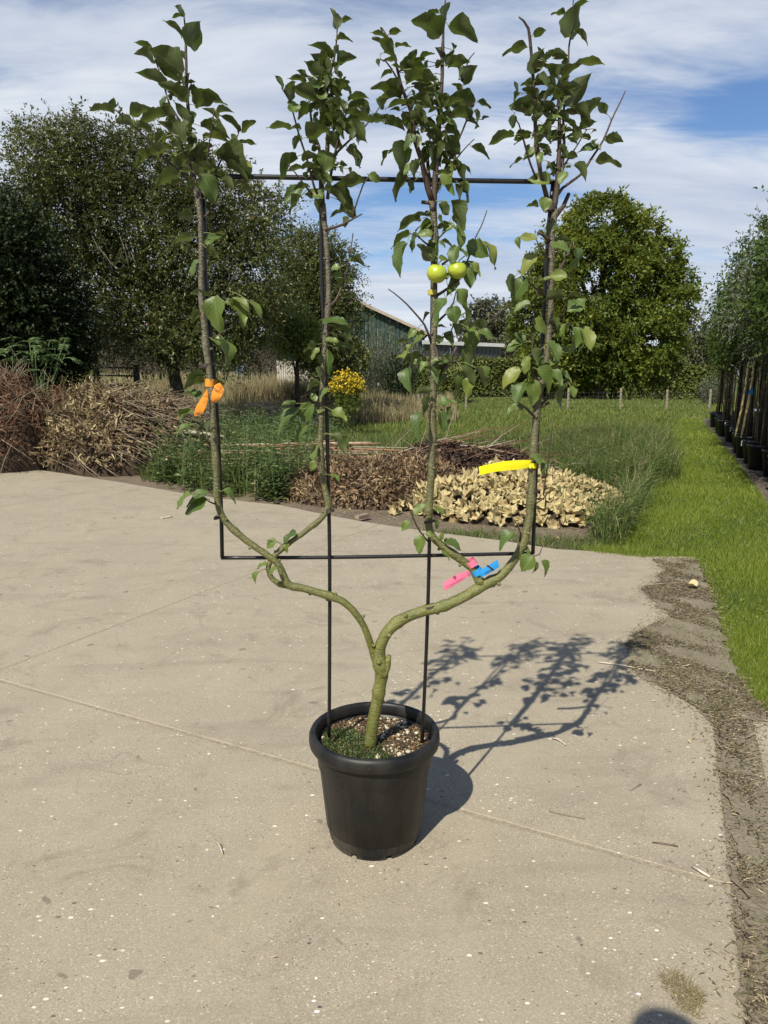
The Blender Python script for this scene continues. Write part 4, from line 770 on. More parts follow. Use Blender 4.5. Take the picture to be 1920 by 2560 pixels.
# apples
def apple_mat():
    m, nt, b = mat('yellow_green_apple'); v = objco(nt); n = tnoise(nt, 25, 4, .6, v)
    c = ramp(nt, n, [(.3, (.27, .35, .022)), (.7, (.38, .43, .04))]); vo = nt.nodes.new('ShaderNodeTexVoronoi'); vo.inputs['Scale'].default_value = 260; nt.links.new(v, vo.inputs['Vector'])
    c = mixc(nt, mathn(nt, 'MULTIPLY', mathn(nt, 'LESS_THAN', vo.outputs['Distance'], .16), .5), c, (.30, .26, .08)); nt.links.new(c, b.inputs['Base Color'])
    b.inputs['Roughness'].default_value = .32; b.inputs['Subsurface Weight'].default_value = .12; b.inputs['Subsurface Radius'].default_value = (.01, .01, .003); return m
M_APP = apple_mat()
def apple(px, py, rpx, off):
    c = TP(px, py, off); r = rpx / FPX * (c - CP).dot(CF); V, F = [], []; n, s = 22, 32
    for i in range(n + 1):
        t = pi * i / n
        for k in range(s):
            a = 2 * pi * k / s; rr = r * sin(t) * (1 + .015 * cos(5 * a) * (cos(t) < 0)); z = r * cos(t) * .95
            dim = .45 * r * math.exp(-(sin(t) / .28) ** 2) * (1 if cos(t) > 0 else .62); z -= dim if cos(t) > 0 else -dim
            if cos(t) < -.2: rr *= 1 - .10 * (-cos(t))
            V.append(Vector((rr * cos(a), rr * sin(a), z)))
    R = Matrix.Rotation(radians(12), 3, 'X') @ Matrix.Rotation(radians(8), 3, 'Y'); V = [c + R @ v for v in V]
    for i in range(n):
        for k in range(s): k2 = (k + 1) % s; F.append((i * s + k, (i + 1) * s + k, (i + 1) * s + k2, i * s + k2))
    o = pyobj('apple', V, F, M_APP, tree, True)
    o2 = tubes('fruit_stalk', [([c + Vector((0, 0, r * .5)), c + Vector((.006, .004, r * 1.05)), c + Vector((.02, .012, r * 1.5))], [.0014, .0013, .0016])], TWIG, None, 5, .01)
    o2.parent = o; cx = c + R @ Vector((0, 0, -r * .62)); 
    V, F = [], []
    for k in range(5):
        a = 2 * pi * k / 5; b = len(V)
        for rr, z, da in ((.22, -.02, -.35), (.22, -.02, .35), (.05, -.28, 0)): V.append(cx + R @ Vector((rr * r * cos(a + da), rr * r * sin(a + da), z * r)))
        F.append((b, b + 1, b + 2))
    o3 = pyobj('calyx', V, F, TWIG, None); o3.parent = o
    return o
apple(1092, 684, 25.5, -.045); apple(1143, 676, 24, -.032)
# ties that bind the tree to the frame
M_TIE = flat('dark_tie_wire', (.05, .04, .035), .5, .4, .2, 60)
def wrap(px, py, r, off=0.004, turns=3, name='tie', m=None, th=.0012, tilt=.2):
    c = TP(px, py, off); P = [c + Vector((r * cos(a), r * .9 * sin(a), (a / (2 * pi) - turns / 2) * th * 2.4 + tilt * r * cos(a))) for a in np.linspace(0, 2 * pi * turns, 14 * turns)]
    P.append(P[-1] + Vector((-.012, -.008, .004))); P.append(P[-1] + Vector((-.010, 0, -.008)))
    return tube(name, P, th, m or M_TIE, frame, 5, .01)
for px, py, r in ((712 * K, 1104 * K, .0125), (472 * K, 1118 * K, .013), (716 * K, 1292 * K, .016), (928 * K, 1310 * K, .021), (1150 * K, 1062 * K, .017), (446 * K, 790 * K, .019), (928 * K, 1126 * K, .016), (700 * K, 870 * K, .016), (428 * K, 402 * K, .017), (1190 * K, 452 * K, .016)): wrap(px, py, r)

# ------------------------------------------------------------------ ribbons and labels tied to the tree
def plast(name, c, rough=.35, tf=.25):
    m, nt, b = mat(name); nt.links.new(ramp(nt, tnoise(nt, 30, 3, .5, objco(nt)), [(.3, tuple(x * .93 for x in c)), (.7, c)]), b.inputs['Base Color']); b.inputs['Roughness'].default_value = rough
    t = nt.nodes.new('ShaderNodeBsdfTranslucent'); t.inputs[0].default_value = (*c, 1); mx = nt.nodes.new('ShaderNodeMixShader'); mx.inputs[0].default_value = tf
    nt.links.new(b.outputs[0], mx.inputs[1]); nt.links.new(t.outputs[0], mx.inputs[2]); nt.links.new(mx.outputs[0], nt.nodes['Material Output'].inputs[0]); return m
M_YEL = plast('bright_yellow_ribbon', (.86, .80, .015)); M_ORA = plast('orange_label_plastic', (.85, .33, .035)); M_PNK = plast('pink_label', (.85, .22, .36)); M_BLU = plast('blue_label', (.035, .36, .80)); M_INK = flat('black_print', (.03, .025, .03), .6, .3, .1)
M_INKP = flat('dark_pink_print', (.30, .05, .12), .6, .3, .1)
def cvt(x, y, s): return lambda px, py, off: TP(x + px / s, y + py / s, off)
def strip(name, rows, conv, m, parent, th=.0005):
    """rows: ((x,y),(x,y),offset) across the ribbon"""
    V, F = [], []
    a = [Vector(conv(*r[0], r[2])) for r in rows]; b = [Vector(conv(*r[1], r[2])) for r in rows]; R0 = [1] * len(rows)
    A, _ = crom(a, R0, .004); k = len(A)
    A = [crom(a, R0, 10)[0]][0]
    n = len(rows)
    def res(P, m_):
        o = []
        for i in range(n - 1):
            p0 = P[i - 1] if i else P[0] * 2 - P[1]; p1, p2 = P[i], P[i + 1]; p3 = P[i + 2] if i + 2 < n else P[-1] * 2 - P[-2]
            for j in range(m_):
                t = j / m_; o.append(0.5 * ((2 * p1) + (p2 - p0) * t + (2 * p0 - 5 * p1 + 4 * p2 - p3) * t * t + (3 * p1 - p0 - 3 * p2 + p3) * t ** 3))
        o.append(P[-1]); return o
    A, B = res(a, 4), res(b, 4)
    for p, q in zip(A, B): V += [p, (p + q) / 2 + Vector((0, -.0008, 0)), q]
    for i in range(len(A) - 1):
        for j in range(2): F.append((i * 3 + j, i * 3 + j + 1, (i + 1) * 3 + j + 1, (i + 1) * 3 + j))
    o = pyobj(name, V, F, m, parent, False); s = o.modifiers.new('s', 'SOLIDIFY'); s.thickness = th; s.offset = 0; return o
def text(body, p, size, right, up, m, parent, name='lettering'):
    c = bpy.data.curves.new(name, 'FONT'); c.body = body; c.size = size; c.extrude = .00008; c.align_x = 'CENTER'; c.align_y = 'CENTER'; c.space_character = .95
    t = bpy.data.objects.new('tmp', c); COL.objects.link(t); bpy.context.view_layer.update()
    me = bpy.data.meshes.new_from_object(t.evaluated_get(bpy.context.evaluated_depsgraph_get())); bpy.data.objects.remove(t); me.materials.clear(); me.materials.append(m); me.name = name
    r = right.normalized(); n = r.cross(up).normalized(); u = n.cross(r)
    o = bpy.data.objects.new(name, me); COL.objects.link(o); o.parent = parent; o.matrix_parent_inverse = Matrix.Translation(-parent.location)
    o.matrix_basis = Matrix(((r.x, u.x, n.x, p.x), (r.y, u.y, n.y, p.y), (r.z, u.z, n.z, p.z), (0, 0, 0, 1))); return o
def loop_band(name, px, py, r, hgt, m, parent, axis=(0, 0, 1), off=0.0):
    c = TP(px, py, off); ax = Vector(axis).normalized(); u = ax.orthogonal().normalized(); v = ax.cross(u); V, F = [], []
    for k in range(28):
        a = 2 * pi * k / 28
        for h in (-.5, -.17, .17, .5): V.append(c + u * (r * cos(a)) + v * (r * sin(a)) + ax * (h * hgt))
    for k in range(28):
        k2 = (k + 1) % 28
        for j in range(3): F.append((k * 4 + j, k2 * 4 + j, k2 * 4 + j + 1, k * 4 + j + 1))
    o = pyobj(name, V, F, m, parent, False); s = o.modifiers.new('s', 'SOLIDIFY'); s.thickness = .0007; s.offset = 1; return o
y0 = TP(1328, 1160); yr = tag(empty('yellow_ribbon', tuple(y0)), 'long plain yellow ribbon blowing left from the rightmost stem', 'ribbon')
cr = cvt(1080, 1130, 5.184)
strip('ribbon_tail', [((1288, 118), (1282, 215), -.014), ((1270, 104), (1262, 196), -.018), ((1150, 106), (1155, 222), -.024), ((950, 118), (960, 240), -.030), ((780, 150), (790, 262), -.026), ((607, 190), (617, 300), -.018)], cr, M_YEL, yr)
loop_band('ribbon_loop', 1329, 1163, .0145, .014, M_YEL, yr, (.05, 0, 1))
strip('ribbon_end', [((1262, 170), (1290, 160), -.018), ((1262, 205), (1296, 180), -.021), ((1280, 222), (1300, 190), -.02)], cr, M_YEL, yr)
p0 = TP(1180, 1408); pk = tag(empty('pink_label', tuple(p0)), 'pink strip label with faint upside down print, wrapped round the branch above the blue one', 'label')
BAX = tuple((TP(1160, 1385) - TP(1192, 1432)).normalized())
loop_band('label_loop', 1178, 1407, .0155, .019, M_PNK, pk, BAX, .002)
strip('label_tail', [((490, 1548), (500, 1606), -.012), ((440, 1542), (470, 1618), -.018), ((300, 1600), (330, 1706), -.024), ((150, 1692), (163, 1802), -.018)], cr, M_PNK, pk)
def tri(pts, m, parent, off, name='print'):
    V = [cr(x, y, off) for x, y in pts]; o = pyobj(name, V, [tuple(range(len(V)))], m, parent); s = o.modifiers.new('s', 'SOLIDIFY'); s.thickness = .0001; return o
tri([(262, 1620), (308, 1598), (312, 1655)], M_INKP, pk, -.0265); tri([(452, 1552), (462, 1556), (478, 1600), (466, 1592)], M_INKP, pk, -.0262)
rt = (cr(430, 1630, -.026) - cr(190, 1750, -.026)); text('VORSOUWE M BOOM A.V.', cr(305, 1690, -.0262), .0055, -rt, Vector((0, 0, -1)), M_INKP, pk)
b0 = TP(1200, 1436); bl = tag(empty('blue_label', tuple(b0)), 'bright blue strip label with black bar and print, on the branch below the pink one', 'label')
loop_band('label_loop', 1191, 1428, .0162, .019, M_BLU, bl, BAX, .002)
strip('label_tail', [((598, 1545), (642, 1632), -.014), ((640, 1520), (668, 1612), -.019), ((740, 1462), (765, 1560), -.024), ((850, 1394), (872, 1490), -.020)], cr, M_BLU, bl)
tri([(704, 1472), (724, 1462), (808, 1524), (796, 1542)], M_INK, bl, -.0258, 'print_bar'); rt = cr(780, 1525, -.026) - cr(700, 1570, -.026)
text('GOLDE', cr(738, 1546, -.0262), .0086, rt, Vector((0, 0, 1)), M_INK, bl)
o0 = TP(524, 957); og = tag(empty('orange_label', tuple(o0)), 'pair of orange label loops with black sunburst print, tied to the leftmost stem', 'label')
co = cvt(440, 900, 8.295); loop_band('label_band', 525, 957, .0125, .020, M_ORA, og, (.05, 0, 1))
strip('label_loop', [((785, 535), (800, 560), -.014), ((860, 490), (830, 600), -.019), ((912, 468), (995, 592), -.026)], co, M_ORA, og)
strip('label_loop', [((792, 556), (996, 592), -.027), ((765, 620), (975, 680), -.029), ((728, 745), (935, 760), -.031), ((730, 838), (892, 822), -.029), ((765, 892), (800, 880), -.024)], co, M_ORA, og)
strip('label_loop', [((645, 595), (664, 640), -.010), ((575, 715), (664, 800), -.020), ((500, 830), (625, 950), -.026), ((400, 1000), (570, 1070), -.028), ((378, 1155), (478, 1168), -.024)], co, M_ORA, og)
def burst(cx, cy, r0, r1, a0, a1, n, off, wd=.10):
    V, F = [], []
    for k in range(n):
        a = radians(a0 + (a1 - a0) * k / (n - 1)); b = len(V)
        for rr, ww in ((r0, wd * .35), (r1, wd), (r1, -wd), (r0, -wd * .35)): V.append(co(cx + rr * cos(a + ww), cy + rr * sin(a + ww), off))
        F.append((b, b + 1, b + 2, b + 3))
    o = pyobj('sunburst_print', V, F, M_INK, og); s = o.modifiers.new('s', 'SOLIDIFY'); s.thickness = .0001
burst(868, 570, 32, 92, 15, 165, 7, -.0345); burst(868, 556, 14, 40, 200, 340, 5, -.0315)
burst(622, 792, 20, 60, -150, -20, 6, -.031); burst(600, 850, 12, 44, 20, 170, 5, -.032); burst(468, 1148, 16, 68, -170, -10, 7, -.0325)
gt = tag(empty('yellow_band', tuple(TP(1081, 731))), 'small yellow band round the third stem just below the apples', 'band')
loop_band('band', 1081, 731, .0115, .013, flat('olive_band', (.35, .30, .05), .5, .4, .15), gt)
# ------------------------------------------------------------------ foliage builders
def lobe(px, py, Y, rx, ry, d=None):
    c = AT(px, py, Y); s = Y / FPX; return (c.x, c.y, c.z, rx * s, (d if d else (rx + ry) / 2 * s), ry * s)
def crown_arrays(lobes, nc, per, L, leaves, leafL, leafW, droop=.3, shell=.5, up=.15, gap=.25, seed=1, spread=.8):
    w = np.array([(l[3] * l[4] * l[5]) ** (2 / 3) for l in lobes]); w /= w.sum(); idx = rng.choice(len(lobes), nc, p=w); LB = np.array(lobes)[idx]
    d = unit(nc); r = (shell ** 3 + (1 - shell ** 3) * rng.uniform(0, 1, nc)) ** (1 / 3); C = LB[:, :3] + d * r[:, None] * LB[:, 3:]
    s = seed * 1.7; sc_ = 2.2 / np.mean(LB[:, 3:]); q = np.sin(C[:, 0] * sc_ * 1.3 + s) + np.sin(C[:, 1] * sc_ * 1.1 + 2 * s) + np.sin(C[:, 2] * sc_ * 1.5 + 3 * s + C[:, 0] * sc_)
    k = q > -3 + gap * 4.0; C, d, q = C[k], d[k], q[k]; nc = len(C)
    tw = np.repeat(np.arange(nc), per); T = len(tw); O = C[tw] + unit(T) * (L * .35) ; D = nrm(d[tw] * .7 + unit(T) * spread + np.array([[0, 0, up]])); LL = L * rng.uniform(.5, 1.3, T)
    ti = np.repeat(np.arange(T), leaves); t = (np.tile(np.arange(leaves), T) + rng.uniform(0, .6, T * leaves)) / leaves
    P = O[ti] + D[ti] * (LL[ti] * t)[:, None]; P[:, 2] -= droop * LL[ti] * t * t
    side = unit(len(ti)); LD = nrm(D[ti] * .7 + side * .8 - np.array([[0, 0, droop * .8]])); NN = unit(len(ti)) + np.array([[0, 0, .9]])
    sz = rng.uniform(.65, 1.25, len(ti)); V, F = kites(P, LD, NN, leafL * sz, leafW * sz, .18)
    var = np.clip(.45 + .1 * q[tw][ti] + rng.normal(0, .16, len(ti)), 0, 1); return V, F, np.repeat(var, 4), O, D, LL
def wood(base, lobes, r, lean=None, mid=None):
    b = Vector(base); tops = sorted(lobes, key=lambda l: -l[2]); c = Vector(np.mean(np.array([l[:3] for l in lobes]), 0)); top = Vector(tops[0][:3])
    m = Vector(mid) if mid else b.lerp(c, .45) + Vector((0, 0, 0)); lines = [([b - Vector((0, 0, .1)), b.lerp(m, .5), m, m.lerp(top, .5), top], [r * 1.25, r, r * .85, r * .5, r * .15])]
    for l in lobes:
        e = Vector(l[:3]); t = random.uniform(.3, 1.0); s = m.lerp(top, random.uniform(0, .3)) if random.random() < .6 else b.lerp(m, random.uniform(.6, 1)); mm = s.lerp(e, .5) + Vector((0, 0, -.06 * (e - s).length))
        lines.append(([s, mm, e], [r * .45, r * .28, r * .10]))
        for _ in range(3):
            u = Vector(unit(1)[0]); tip = e + Vector((u.x * l[3], u.y * l[4], u.z * l[5])) * .85; st = mm.lerp(e, random.random()); lines.append(([st, st.lerp(tip, .5) + Vector((0, 0, .04 * l[5])), tip], [r * .16, r * .1, r * .03]))
    return lines
M_TRUNK = flat('dark_tree_bark', (.045, .036, .027), .9, .15, .4, 12, bmp=.6); M_TRUNKL = flat('grey_tree_bark', (.13, .115, .09), .9, .15, .35, 25, bmp=.5)
def tree_(name, label, base, lobes, r, fol, nc, per, L, leaves, lL, lW, cat='tree', bark=None, mid=None, group=None, crown_name='crown', **kw):
    e = tag(empty(name, base), label, cat, group); w = tubes('trunk', wood(base, lobes, r, mid=mid), bark or M_TRUNK, e, 7, .5)
    V, F, var, O, D, LL = crown_arrays(lobes, nc, per, L, leaves, lL, lW, **kw); npobj(crown_name, V, F, fol, e, var=var); return e
OLIVE = leafmat('olive_willowy_leaves', [(0, (.020, .032, .008)), (.4, (.055, .072, .018)), (.75, (.115, .135, .035)), (.985, (.19, .19, .07)), (1, (.42, .17, .04))], (.24, .23, .05), .26, .45, .5)
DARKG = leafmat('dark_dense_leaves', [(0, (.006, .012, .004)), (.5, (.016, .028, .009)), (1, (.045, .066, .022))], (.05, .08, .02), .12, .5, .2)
MAPLE = leafmat('yellow_green_leaves', [(0, (.022, .044, .008)), (.4, (.068, .105, .015)), (.75, (.145, .18, .025)), (1, (.32, .30, .05))], (.40, .38, .04), .3, .55, .3)
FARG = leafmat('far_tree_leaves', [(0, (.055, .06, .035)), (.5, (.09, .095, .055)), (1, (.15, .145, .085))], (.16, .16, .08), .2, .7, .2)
BRIGHT = leafmat('bright_shrub_leaves', [(0, (.06, .10, .02)), (.5, (.13, .18, .035)), (1, (.24, .27, .06))], (.3, .36, .05), .3, .5)
GREYG = leafmat('grey_green_leaves', [(0, (.045, .055, .032)), (.5, (.085, .10, .062)), (1, (.15, .165, .11))], (.14, .17, .08), .2, .6)
SILV = leafmat('silver_leaves', [(0, (.06, .07, .045)), (.5, (.12, .135, .09)), (1, (.24, .26, .19))], (.2, .22, .15), .2, .55)
NURS = leafmat('nursery_leaves', [(0, (.014, .028, .005)), (.5, (.038, .064, .013)), (1, (.10, .135, .035))], (.14, .19, .03), .2, .6, .1)
HEDGE = leafmat('hedge_leaves', [(0, (.04, .06, .012)), (.5, (.085, .105, .02)), (1, (.16, .165, .035))], (.2, .22, .03), .2, .5)

def gz(x, y): return float(hz(x, y))
# the wide loose tree on the left
lb = [lobe(*a) for a in [(75, 400, 17, 60, 70), (150, 350, 18, 60, 55), (60, 520, 17.5, 75, 60), (190, 420, 18, 110, 80), (310, 400, 18, 90, 70), (400, 430, 18.5, 100, 80), (490, 490, 18, 100, 85), (600, 545, 18.5, 85, 75), (680, 540, 18.5, 50, 40), (180, 560, 18, 130, 110), (330, 580, 18.5, 140, 120), (480, 640, 18.5, 140, 120), (620, 680, 18, 100, 100), (250, 720, 18, 110, 110), (400, 780, 18.5, 150, 95), (560, 800, 18.5, 110, 90), (600, 870, 19.5, 70, 35), (330, 850, 18, 110, 50), (470, 870, 18, 90, 40), (640, 790, 19, 60, 62)]]
bx = AT(470, 1000, 18.3); tree_('wide_tree', 'wide loose tree with small olive leaves and dark leaning limbs, left behind the heaps', (bx.x, bx.y, gz(bx.x, bx.y)), lb, .15, OLIVE, 2300, 5, .60, 14, .088, .036, droop=.35, shell=.25, gap=.17, seed=2, up=.25, mid=tuple(AT(400, 800, 18.2)))
tag(tubes('dead_twigs', [([AT(230 + 14 * i, 590 + 20 * (i % 5), 17.2), AT(245 + 14 * i, 620 + 16 * (i % 4), 17.0), AT(262 + 13 * i, 640 + 26 * (i % 3), 17.1)], [.010, .007, .003]) for i in range(8)], M_TRUNKL, bpy.data.objects['wide_tree'], 5, .3), kind='stuff')
lb = [lobe(*a) for a in [(745, 650, 23, 50, 55), (800, 640, 23, 40, 45), (850, 660, 23, 30, 30), (790, 730, 23, 75, 70), (840, 790, 23, 55, 70), (720, 780, 23, 75, 80), (800, 860, 23, 70, 45), (820, 900, 23, 45, 38), (850, 925, 23, 35, 30)]]
bx = AT(815, 1000, 23); tree_('small_tree', 'smaller bushy tree with olive leaves just left of the green shed', (bx.x, bx.y, gz(bx.x, bx.y)), lb, .08, OLIVE, 950, 5, .6, 12, .10, .042, droop=.3, shell=.3, gap=.2, seed=5)
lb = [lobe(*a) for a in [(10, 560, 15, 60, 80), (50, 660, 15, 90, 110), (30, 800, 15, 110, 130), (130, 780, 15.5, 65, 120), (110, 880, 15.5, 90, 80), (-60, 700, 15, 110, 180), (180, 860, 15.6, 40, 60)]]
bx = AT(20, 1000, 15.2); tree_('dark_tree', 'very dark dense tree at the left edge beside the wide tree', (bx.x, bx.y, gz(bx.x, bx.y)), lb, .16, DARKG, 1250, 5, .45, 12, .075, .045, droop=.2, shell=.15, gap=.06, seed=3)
lb = [lobe(*a) for a in [(1510, 565, 46, 90, 62), (1590, 590, 46, 65, 55), (1425, 630, 46, 70, 65), (1650, 660, 46, 50, 55), (1360, 710, 46, 50, 65), (1480, 700, 46, 130, 110), (1610, 720, 46, 100, 110), (1695, 750, 46, 40, 55), (1350, 800, 46, 70, 95), (1450, 830, 46, 110, 100), (1600, 840, 46, 110, 95), (1685, 840, 46, 30, 50), (1400, 910, 46, 80, 50), (1520, 920, 46, 110, 45), (1620, 925, 46, 75, 45)]]
bx = AT(1502, 992, 46); tree_('round_tree', 'big round yellow green tree standing alone behind the wire fence on the right', (bx.x, bx.y, gz(bx.x, bx.y)), lb, .42, MAPLE, 1500, 8, .75, 8, .26, .12, droop=.35, shell=.5, gap=.38, seed=4, up=.3, mid=tuple(AT(1502, 900, 46)))
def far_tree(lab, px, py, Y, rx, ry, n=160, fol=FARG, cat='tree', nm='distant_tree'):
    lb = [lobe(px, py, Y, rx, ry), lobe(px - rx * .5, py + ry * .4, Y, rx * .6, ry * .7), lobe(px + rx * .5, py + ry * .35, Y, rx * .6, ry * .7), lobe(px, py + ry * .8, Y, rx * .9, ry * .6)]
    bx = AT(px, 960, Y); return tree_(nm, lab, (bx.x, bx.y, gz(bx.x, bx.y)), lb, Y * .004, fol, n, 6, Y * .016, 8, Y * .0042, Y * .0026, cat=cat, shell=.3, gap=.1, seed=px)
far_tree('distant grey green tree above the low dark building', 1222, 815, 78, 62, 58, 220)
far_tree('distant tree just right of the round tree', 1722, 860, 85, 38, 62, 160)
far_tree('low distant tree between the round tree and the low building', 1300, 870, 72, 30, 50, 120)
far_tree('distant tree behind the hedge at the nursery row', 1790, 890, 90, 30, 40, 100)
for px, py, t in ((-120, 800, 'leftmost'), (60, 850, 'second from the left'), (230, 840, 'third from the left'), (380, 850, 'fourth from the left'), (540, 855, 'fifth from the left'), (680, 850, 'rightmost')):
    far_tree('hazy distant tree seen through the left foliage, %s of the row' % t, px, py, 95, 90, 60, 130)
far_tree('bright yellow green shrub between the wide tree and the second stem', 742, 810, 20.5, 42, 48, 130, BRIGHT, 'shrub', 'shrub')
far_tree('rose shrub with red and white blooms left of the yellow flowers', 862, 888, 30, 40, 40, 110, OLIVE, 'shrub', 'rose_shrub')
# upright grey willow shrub
def stems_shrub(name, lab, px, Y, w, top, bot, n, fol, lL, lW, cat='shrub'):
    b = AT(px, bot, Y); e = tag(empty(name, (b.x, b.y, gz(b.x, b.y))), lab, cat); zt = AT(px, top, Y).z; zb = gz(b.x, b.y); W = w * Y / FPX; a = rng.uniform(0, 6.28, n); rr = np.sqrt(rng.uniform(0, 1, n))
    O = np.stack([b.x + W * .45 * rr * np.cos(a), b.y + W * .45 * rr * np.sin(a), np.full(n, zb)], 1); H = (zt - zb) * rng.uniform(.6, 1.05, n) * (1 - .35 * rr); D = nrm(np.stack([np.cos(a) * rr * .35, np.sin(a) * rr * .35, np.ones(n)], 1) + unit(n) * .08)
    tubes('stems', [([Vector(O[i]), Vector(O[i] + D[i] * H[i])], [.012, .004]) for i in range(0, n, 4)], M_TRUNKL, e, 4, 9)
    k = 46; ti = np.repeat(np.arange(n), k); t = np.tile(np.linspace(.08, 1, k), n); P = O[ti] + D[ti] * (H[ti] * t)[:, None] + unit(len(ti)) * .05; V, F = kites(P, D[ti] * .8 + unit(len(ti)) * .7, unit(len(ti)) + [[0, 0, .5]], lL * rng.uniform(.6, 1.2, len(ti)), np.full(len(ti), lW))
    npobj('foliage', V, F, fol, e, var=np.repeat(np.clip(rng.normal(.45, .2, len(ti)), 0, 1), 4)); return e
stems_shrub('willow_shrub', 'upright grey green shrub in front of the green shed', 955, 36, 135, 792, 985, 420, GREYG, .16, .03)
stems_shrub('dark_shrub', 'dark rounded shrub right beside the grey green one', 1000, 34, 50, 858, 985, 90, DARKG, .14, .06)
stems_shrub('pale_shrub', 'pale grey green bush at the foot of the nursery row, beside the hedge', 1792, 38, 70, 925, 1008, 90, GREYG, .14, .04)

# yellow flower bush
e = tag(empty('flower_bush', (AT(868, 985, 18.5).x, 18.5, 0)), 'bush covered in small yellow flowers at the field edge', 'flowers')
lb = [lobe(*a) for a in [(852, 962, 18.5, 16, 14), (878, 958, 18.5, 18, 14), (868, 978, 18.5, 28, 18), (842, 982, 18.5, 14, 15), (868, 1015, 18.5, 22, 32)]]
V, F, var, O, D, LL = crown_arrays(lb, 150, 5, .20, 9, .07, .02, gap=0, shell=.2); npobj('foliage', V, F, FIELD, e, var=var)
M_FLW = leafmat('yellow_petals', [(0, (.40, .26, .01)), (1, (.66, .48, .02))], (.8, .6, .05), .2, .6); tips = O + D * LL[:, None] * .9; zmid = np.percentile(tips[:, 2], 48); tips = tips[tips[:, 2] > zmid]; n = len(tips) * 5; P = np.repeat(tips, 5, 0) + unit(n) * .05
V, F = kites(P, unit(n), unit(n) + [[0, -.5, .8]], np.full(n, .045), np.full(n, .040), .05); tag(npobj('flowers', V, F, M_FLW, e, var=np.repeat(rng.uniform(0, 1, n), 4)), kind='stuff')
# rose blooms
ro = bpy.data.objects['rose_shrub']; RED = flat('red_bloom', (.55, .03, .05), .6); WHT = flat('white_bloom', (.7, .68, .62), .6)
def bloom(px, py, Y, r, m):
    c = AT(px, py, Y); V, F = [], []
    for k in range(9):
        d = Vector(unit(1)[0]); u = d.orthogonal().normalized(); v = d.cross(u); b = len(V); V += [c, c + d * r * .5 + u * r * .6, c + d * r, c + d * r * .5 - u * r * .6]; F.append((b, b + 1, b + 2, b + 3))
    pyobj('bloom', V, F, m, ro)
for px, py, m in ((845, 885, RED), (832, 878, RED), (858, 902, RED), (850, 925, WHT), (843, 930, WHT), (826, 928, WHT), (836, 920, WHT)): bloom(px, py, 29.4, .11, m)

# hedges
def hedge(name, lab, p0, p1, Y0, Y1, top, bot, depth, n):
    a, b = AT(p0, top, Y0), AT(p1, top, Y1); z1 = a.z; z0 = AT(p0, bot, Y0).z - .1; c = (a + b) / 2; c.y += depth / 2; L = (Vector((b.x - a.x, b.y - a.y, 0))).length; ang = atan2(b.y - a.y, b.x - a.x)
    e = tag(empty(name, (c.x, c.y, z0)), lab, 'hedge'); box('dark_core', (c.x, c.y, (z0 + z1) / 2 - .15), (L - .5, depth - .5, z1 - z0 - .35), M_TRUNK, e, ang)  # solid dark box added inside to make the leaf shell opaque
    m = n; u = rng.uniform(-.5, .5, m) * L; side = rng.uniform(0, 1, m); v = np.where(side < .6, -depth / 2, rng.uniform(-.5, .5, m) * depth); w = np.where(side < .6, rng.uniform(0, 1, m), 1.0) * (z1 - z0); j = unit(m) * .13
    bumpy = .12 * np.sin(u * 1.9) * np.sin(u * .7 + 1); P = np.stack([c.x + u * cos(ang) - v * sin(ang), c.y + u * sin(ang) + v * cos(ang) + bumpy, z0 + w + .5 * bumpy * (side > .6)], 1) + j
    V, F = kites(P, unit(m), unit(m) + np.where(side < .6, 1, 0)[:, None] * [[0, -.9, .3]] + [[0, 0, .5]], rng.uniform(.12, .22, m), rng.uniform(.08, .14, m)); npobj('foliage', V, F, HEDGE, e, var=np.repeat(np.clip(rng.normal(.45, .22, m) + bumpy, 0, 1), 4))
hedge('hedge', 'clipped hedge right of the round tree, ending at the nursery row', 1560, 1790, 45, 45, 920, 999, 1.6, 11000)
hedge('hedge', 'clipped hedge directly under the round tree crown', 1285, 1555, 50, 50, 925, 994, 1.4, 9000)
hedge('hedge', 'taller clipped hedge in front of the low dark building', 1015, 1290, 47, 52, 898, 990, 2.2, 13000)
hedge('hedge', 'short square hedge end behind the third stem', 1030, 1170, 40, 40, 930, 1000, 2.5, 7000)

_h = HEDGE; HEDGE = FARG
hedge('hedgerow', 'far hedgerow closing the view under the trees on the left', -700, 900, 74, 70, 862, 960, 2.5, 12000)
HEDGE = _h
# ------------------------------------------------------------------ buildings
M_GREEN = flat('green_corrugated_sheet', (.016, .036, .027), .55, .5, .12, 3); M_SLATE = flat('slate_corrugated_sheet', (.045, .052, .052), .5, .45, .12, 3); M_TRIM = flat('pale_roof_trim', (.30, .25, .20), .7, .3, .15, 2); M_WTRIM = flat('white_fascia', (.62, .62, .60), .5, .4, .08, 2); M_ROOF = flat('grey_roof_sheet', (.14, .13, .12), .7, .3, .2, 1.5)
def corr(name, x0, x1, zb, ztop, Y, m, parent, ribs=3, dy=None):
    V, F = [], []; k = ribs * 4; X = np.linspace(x0, x1, k + 1)
    for i, x in enumerate(X):
        out = -.05 if i % 4 in (1, 2) else 0; y = (Y if dy is None else Y + dy * (x - x0)) + out; V += [(x, y, zb), (x, y, ztop(x))]
    for i in range(k): F.append((2 * i, 2 * i + 2, 2 * i + 3, 2 * i + 1))
    o = pyobj(name, V, F, m, parent); return o
ap, er = AT(885, 752, 60), AT(1062, 834, 60); xl = ap.x - (er.x - ap.x); shed = tag(empty('green_shed', (ap.x, 60, 0)), 'large dark green corrugated shed with its gable end facing the field', 'shed')
zt = lambda x: ap.z - abs(x - ap.x) * (ap.z - er.z) / (er.x - ap.x); nx = 12; xs = np.linspace(xl, er.x, nx + 1)
for i in range(nx):
    if xs[i] < ap.x < xs[i + 1]: pass
    corr('wall_panel', xs[i], xs[i + 1] - .015, 0, zt, 60, M_GREEN, shed)
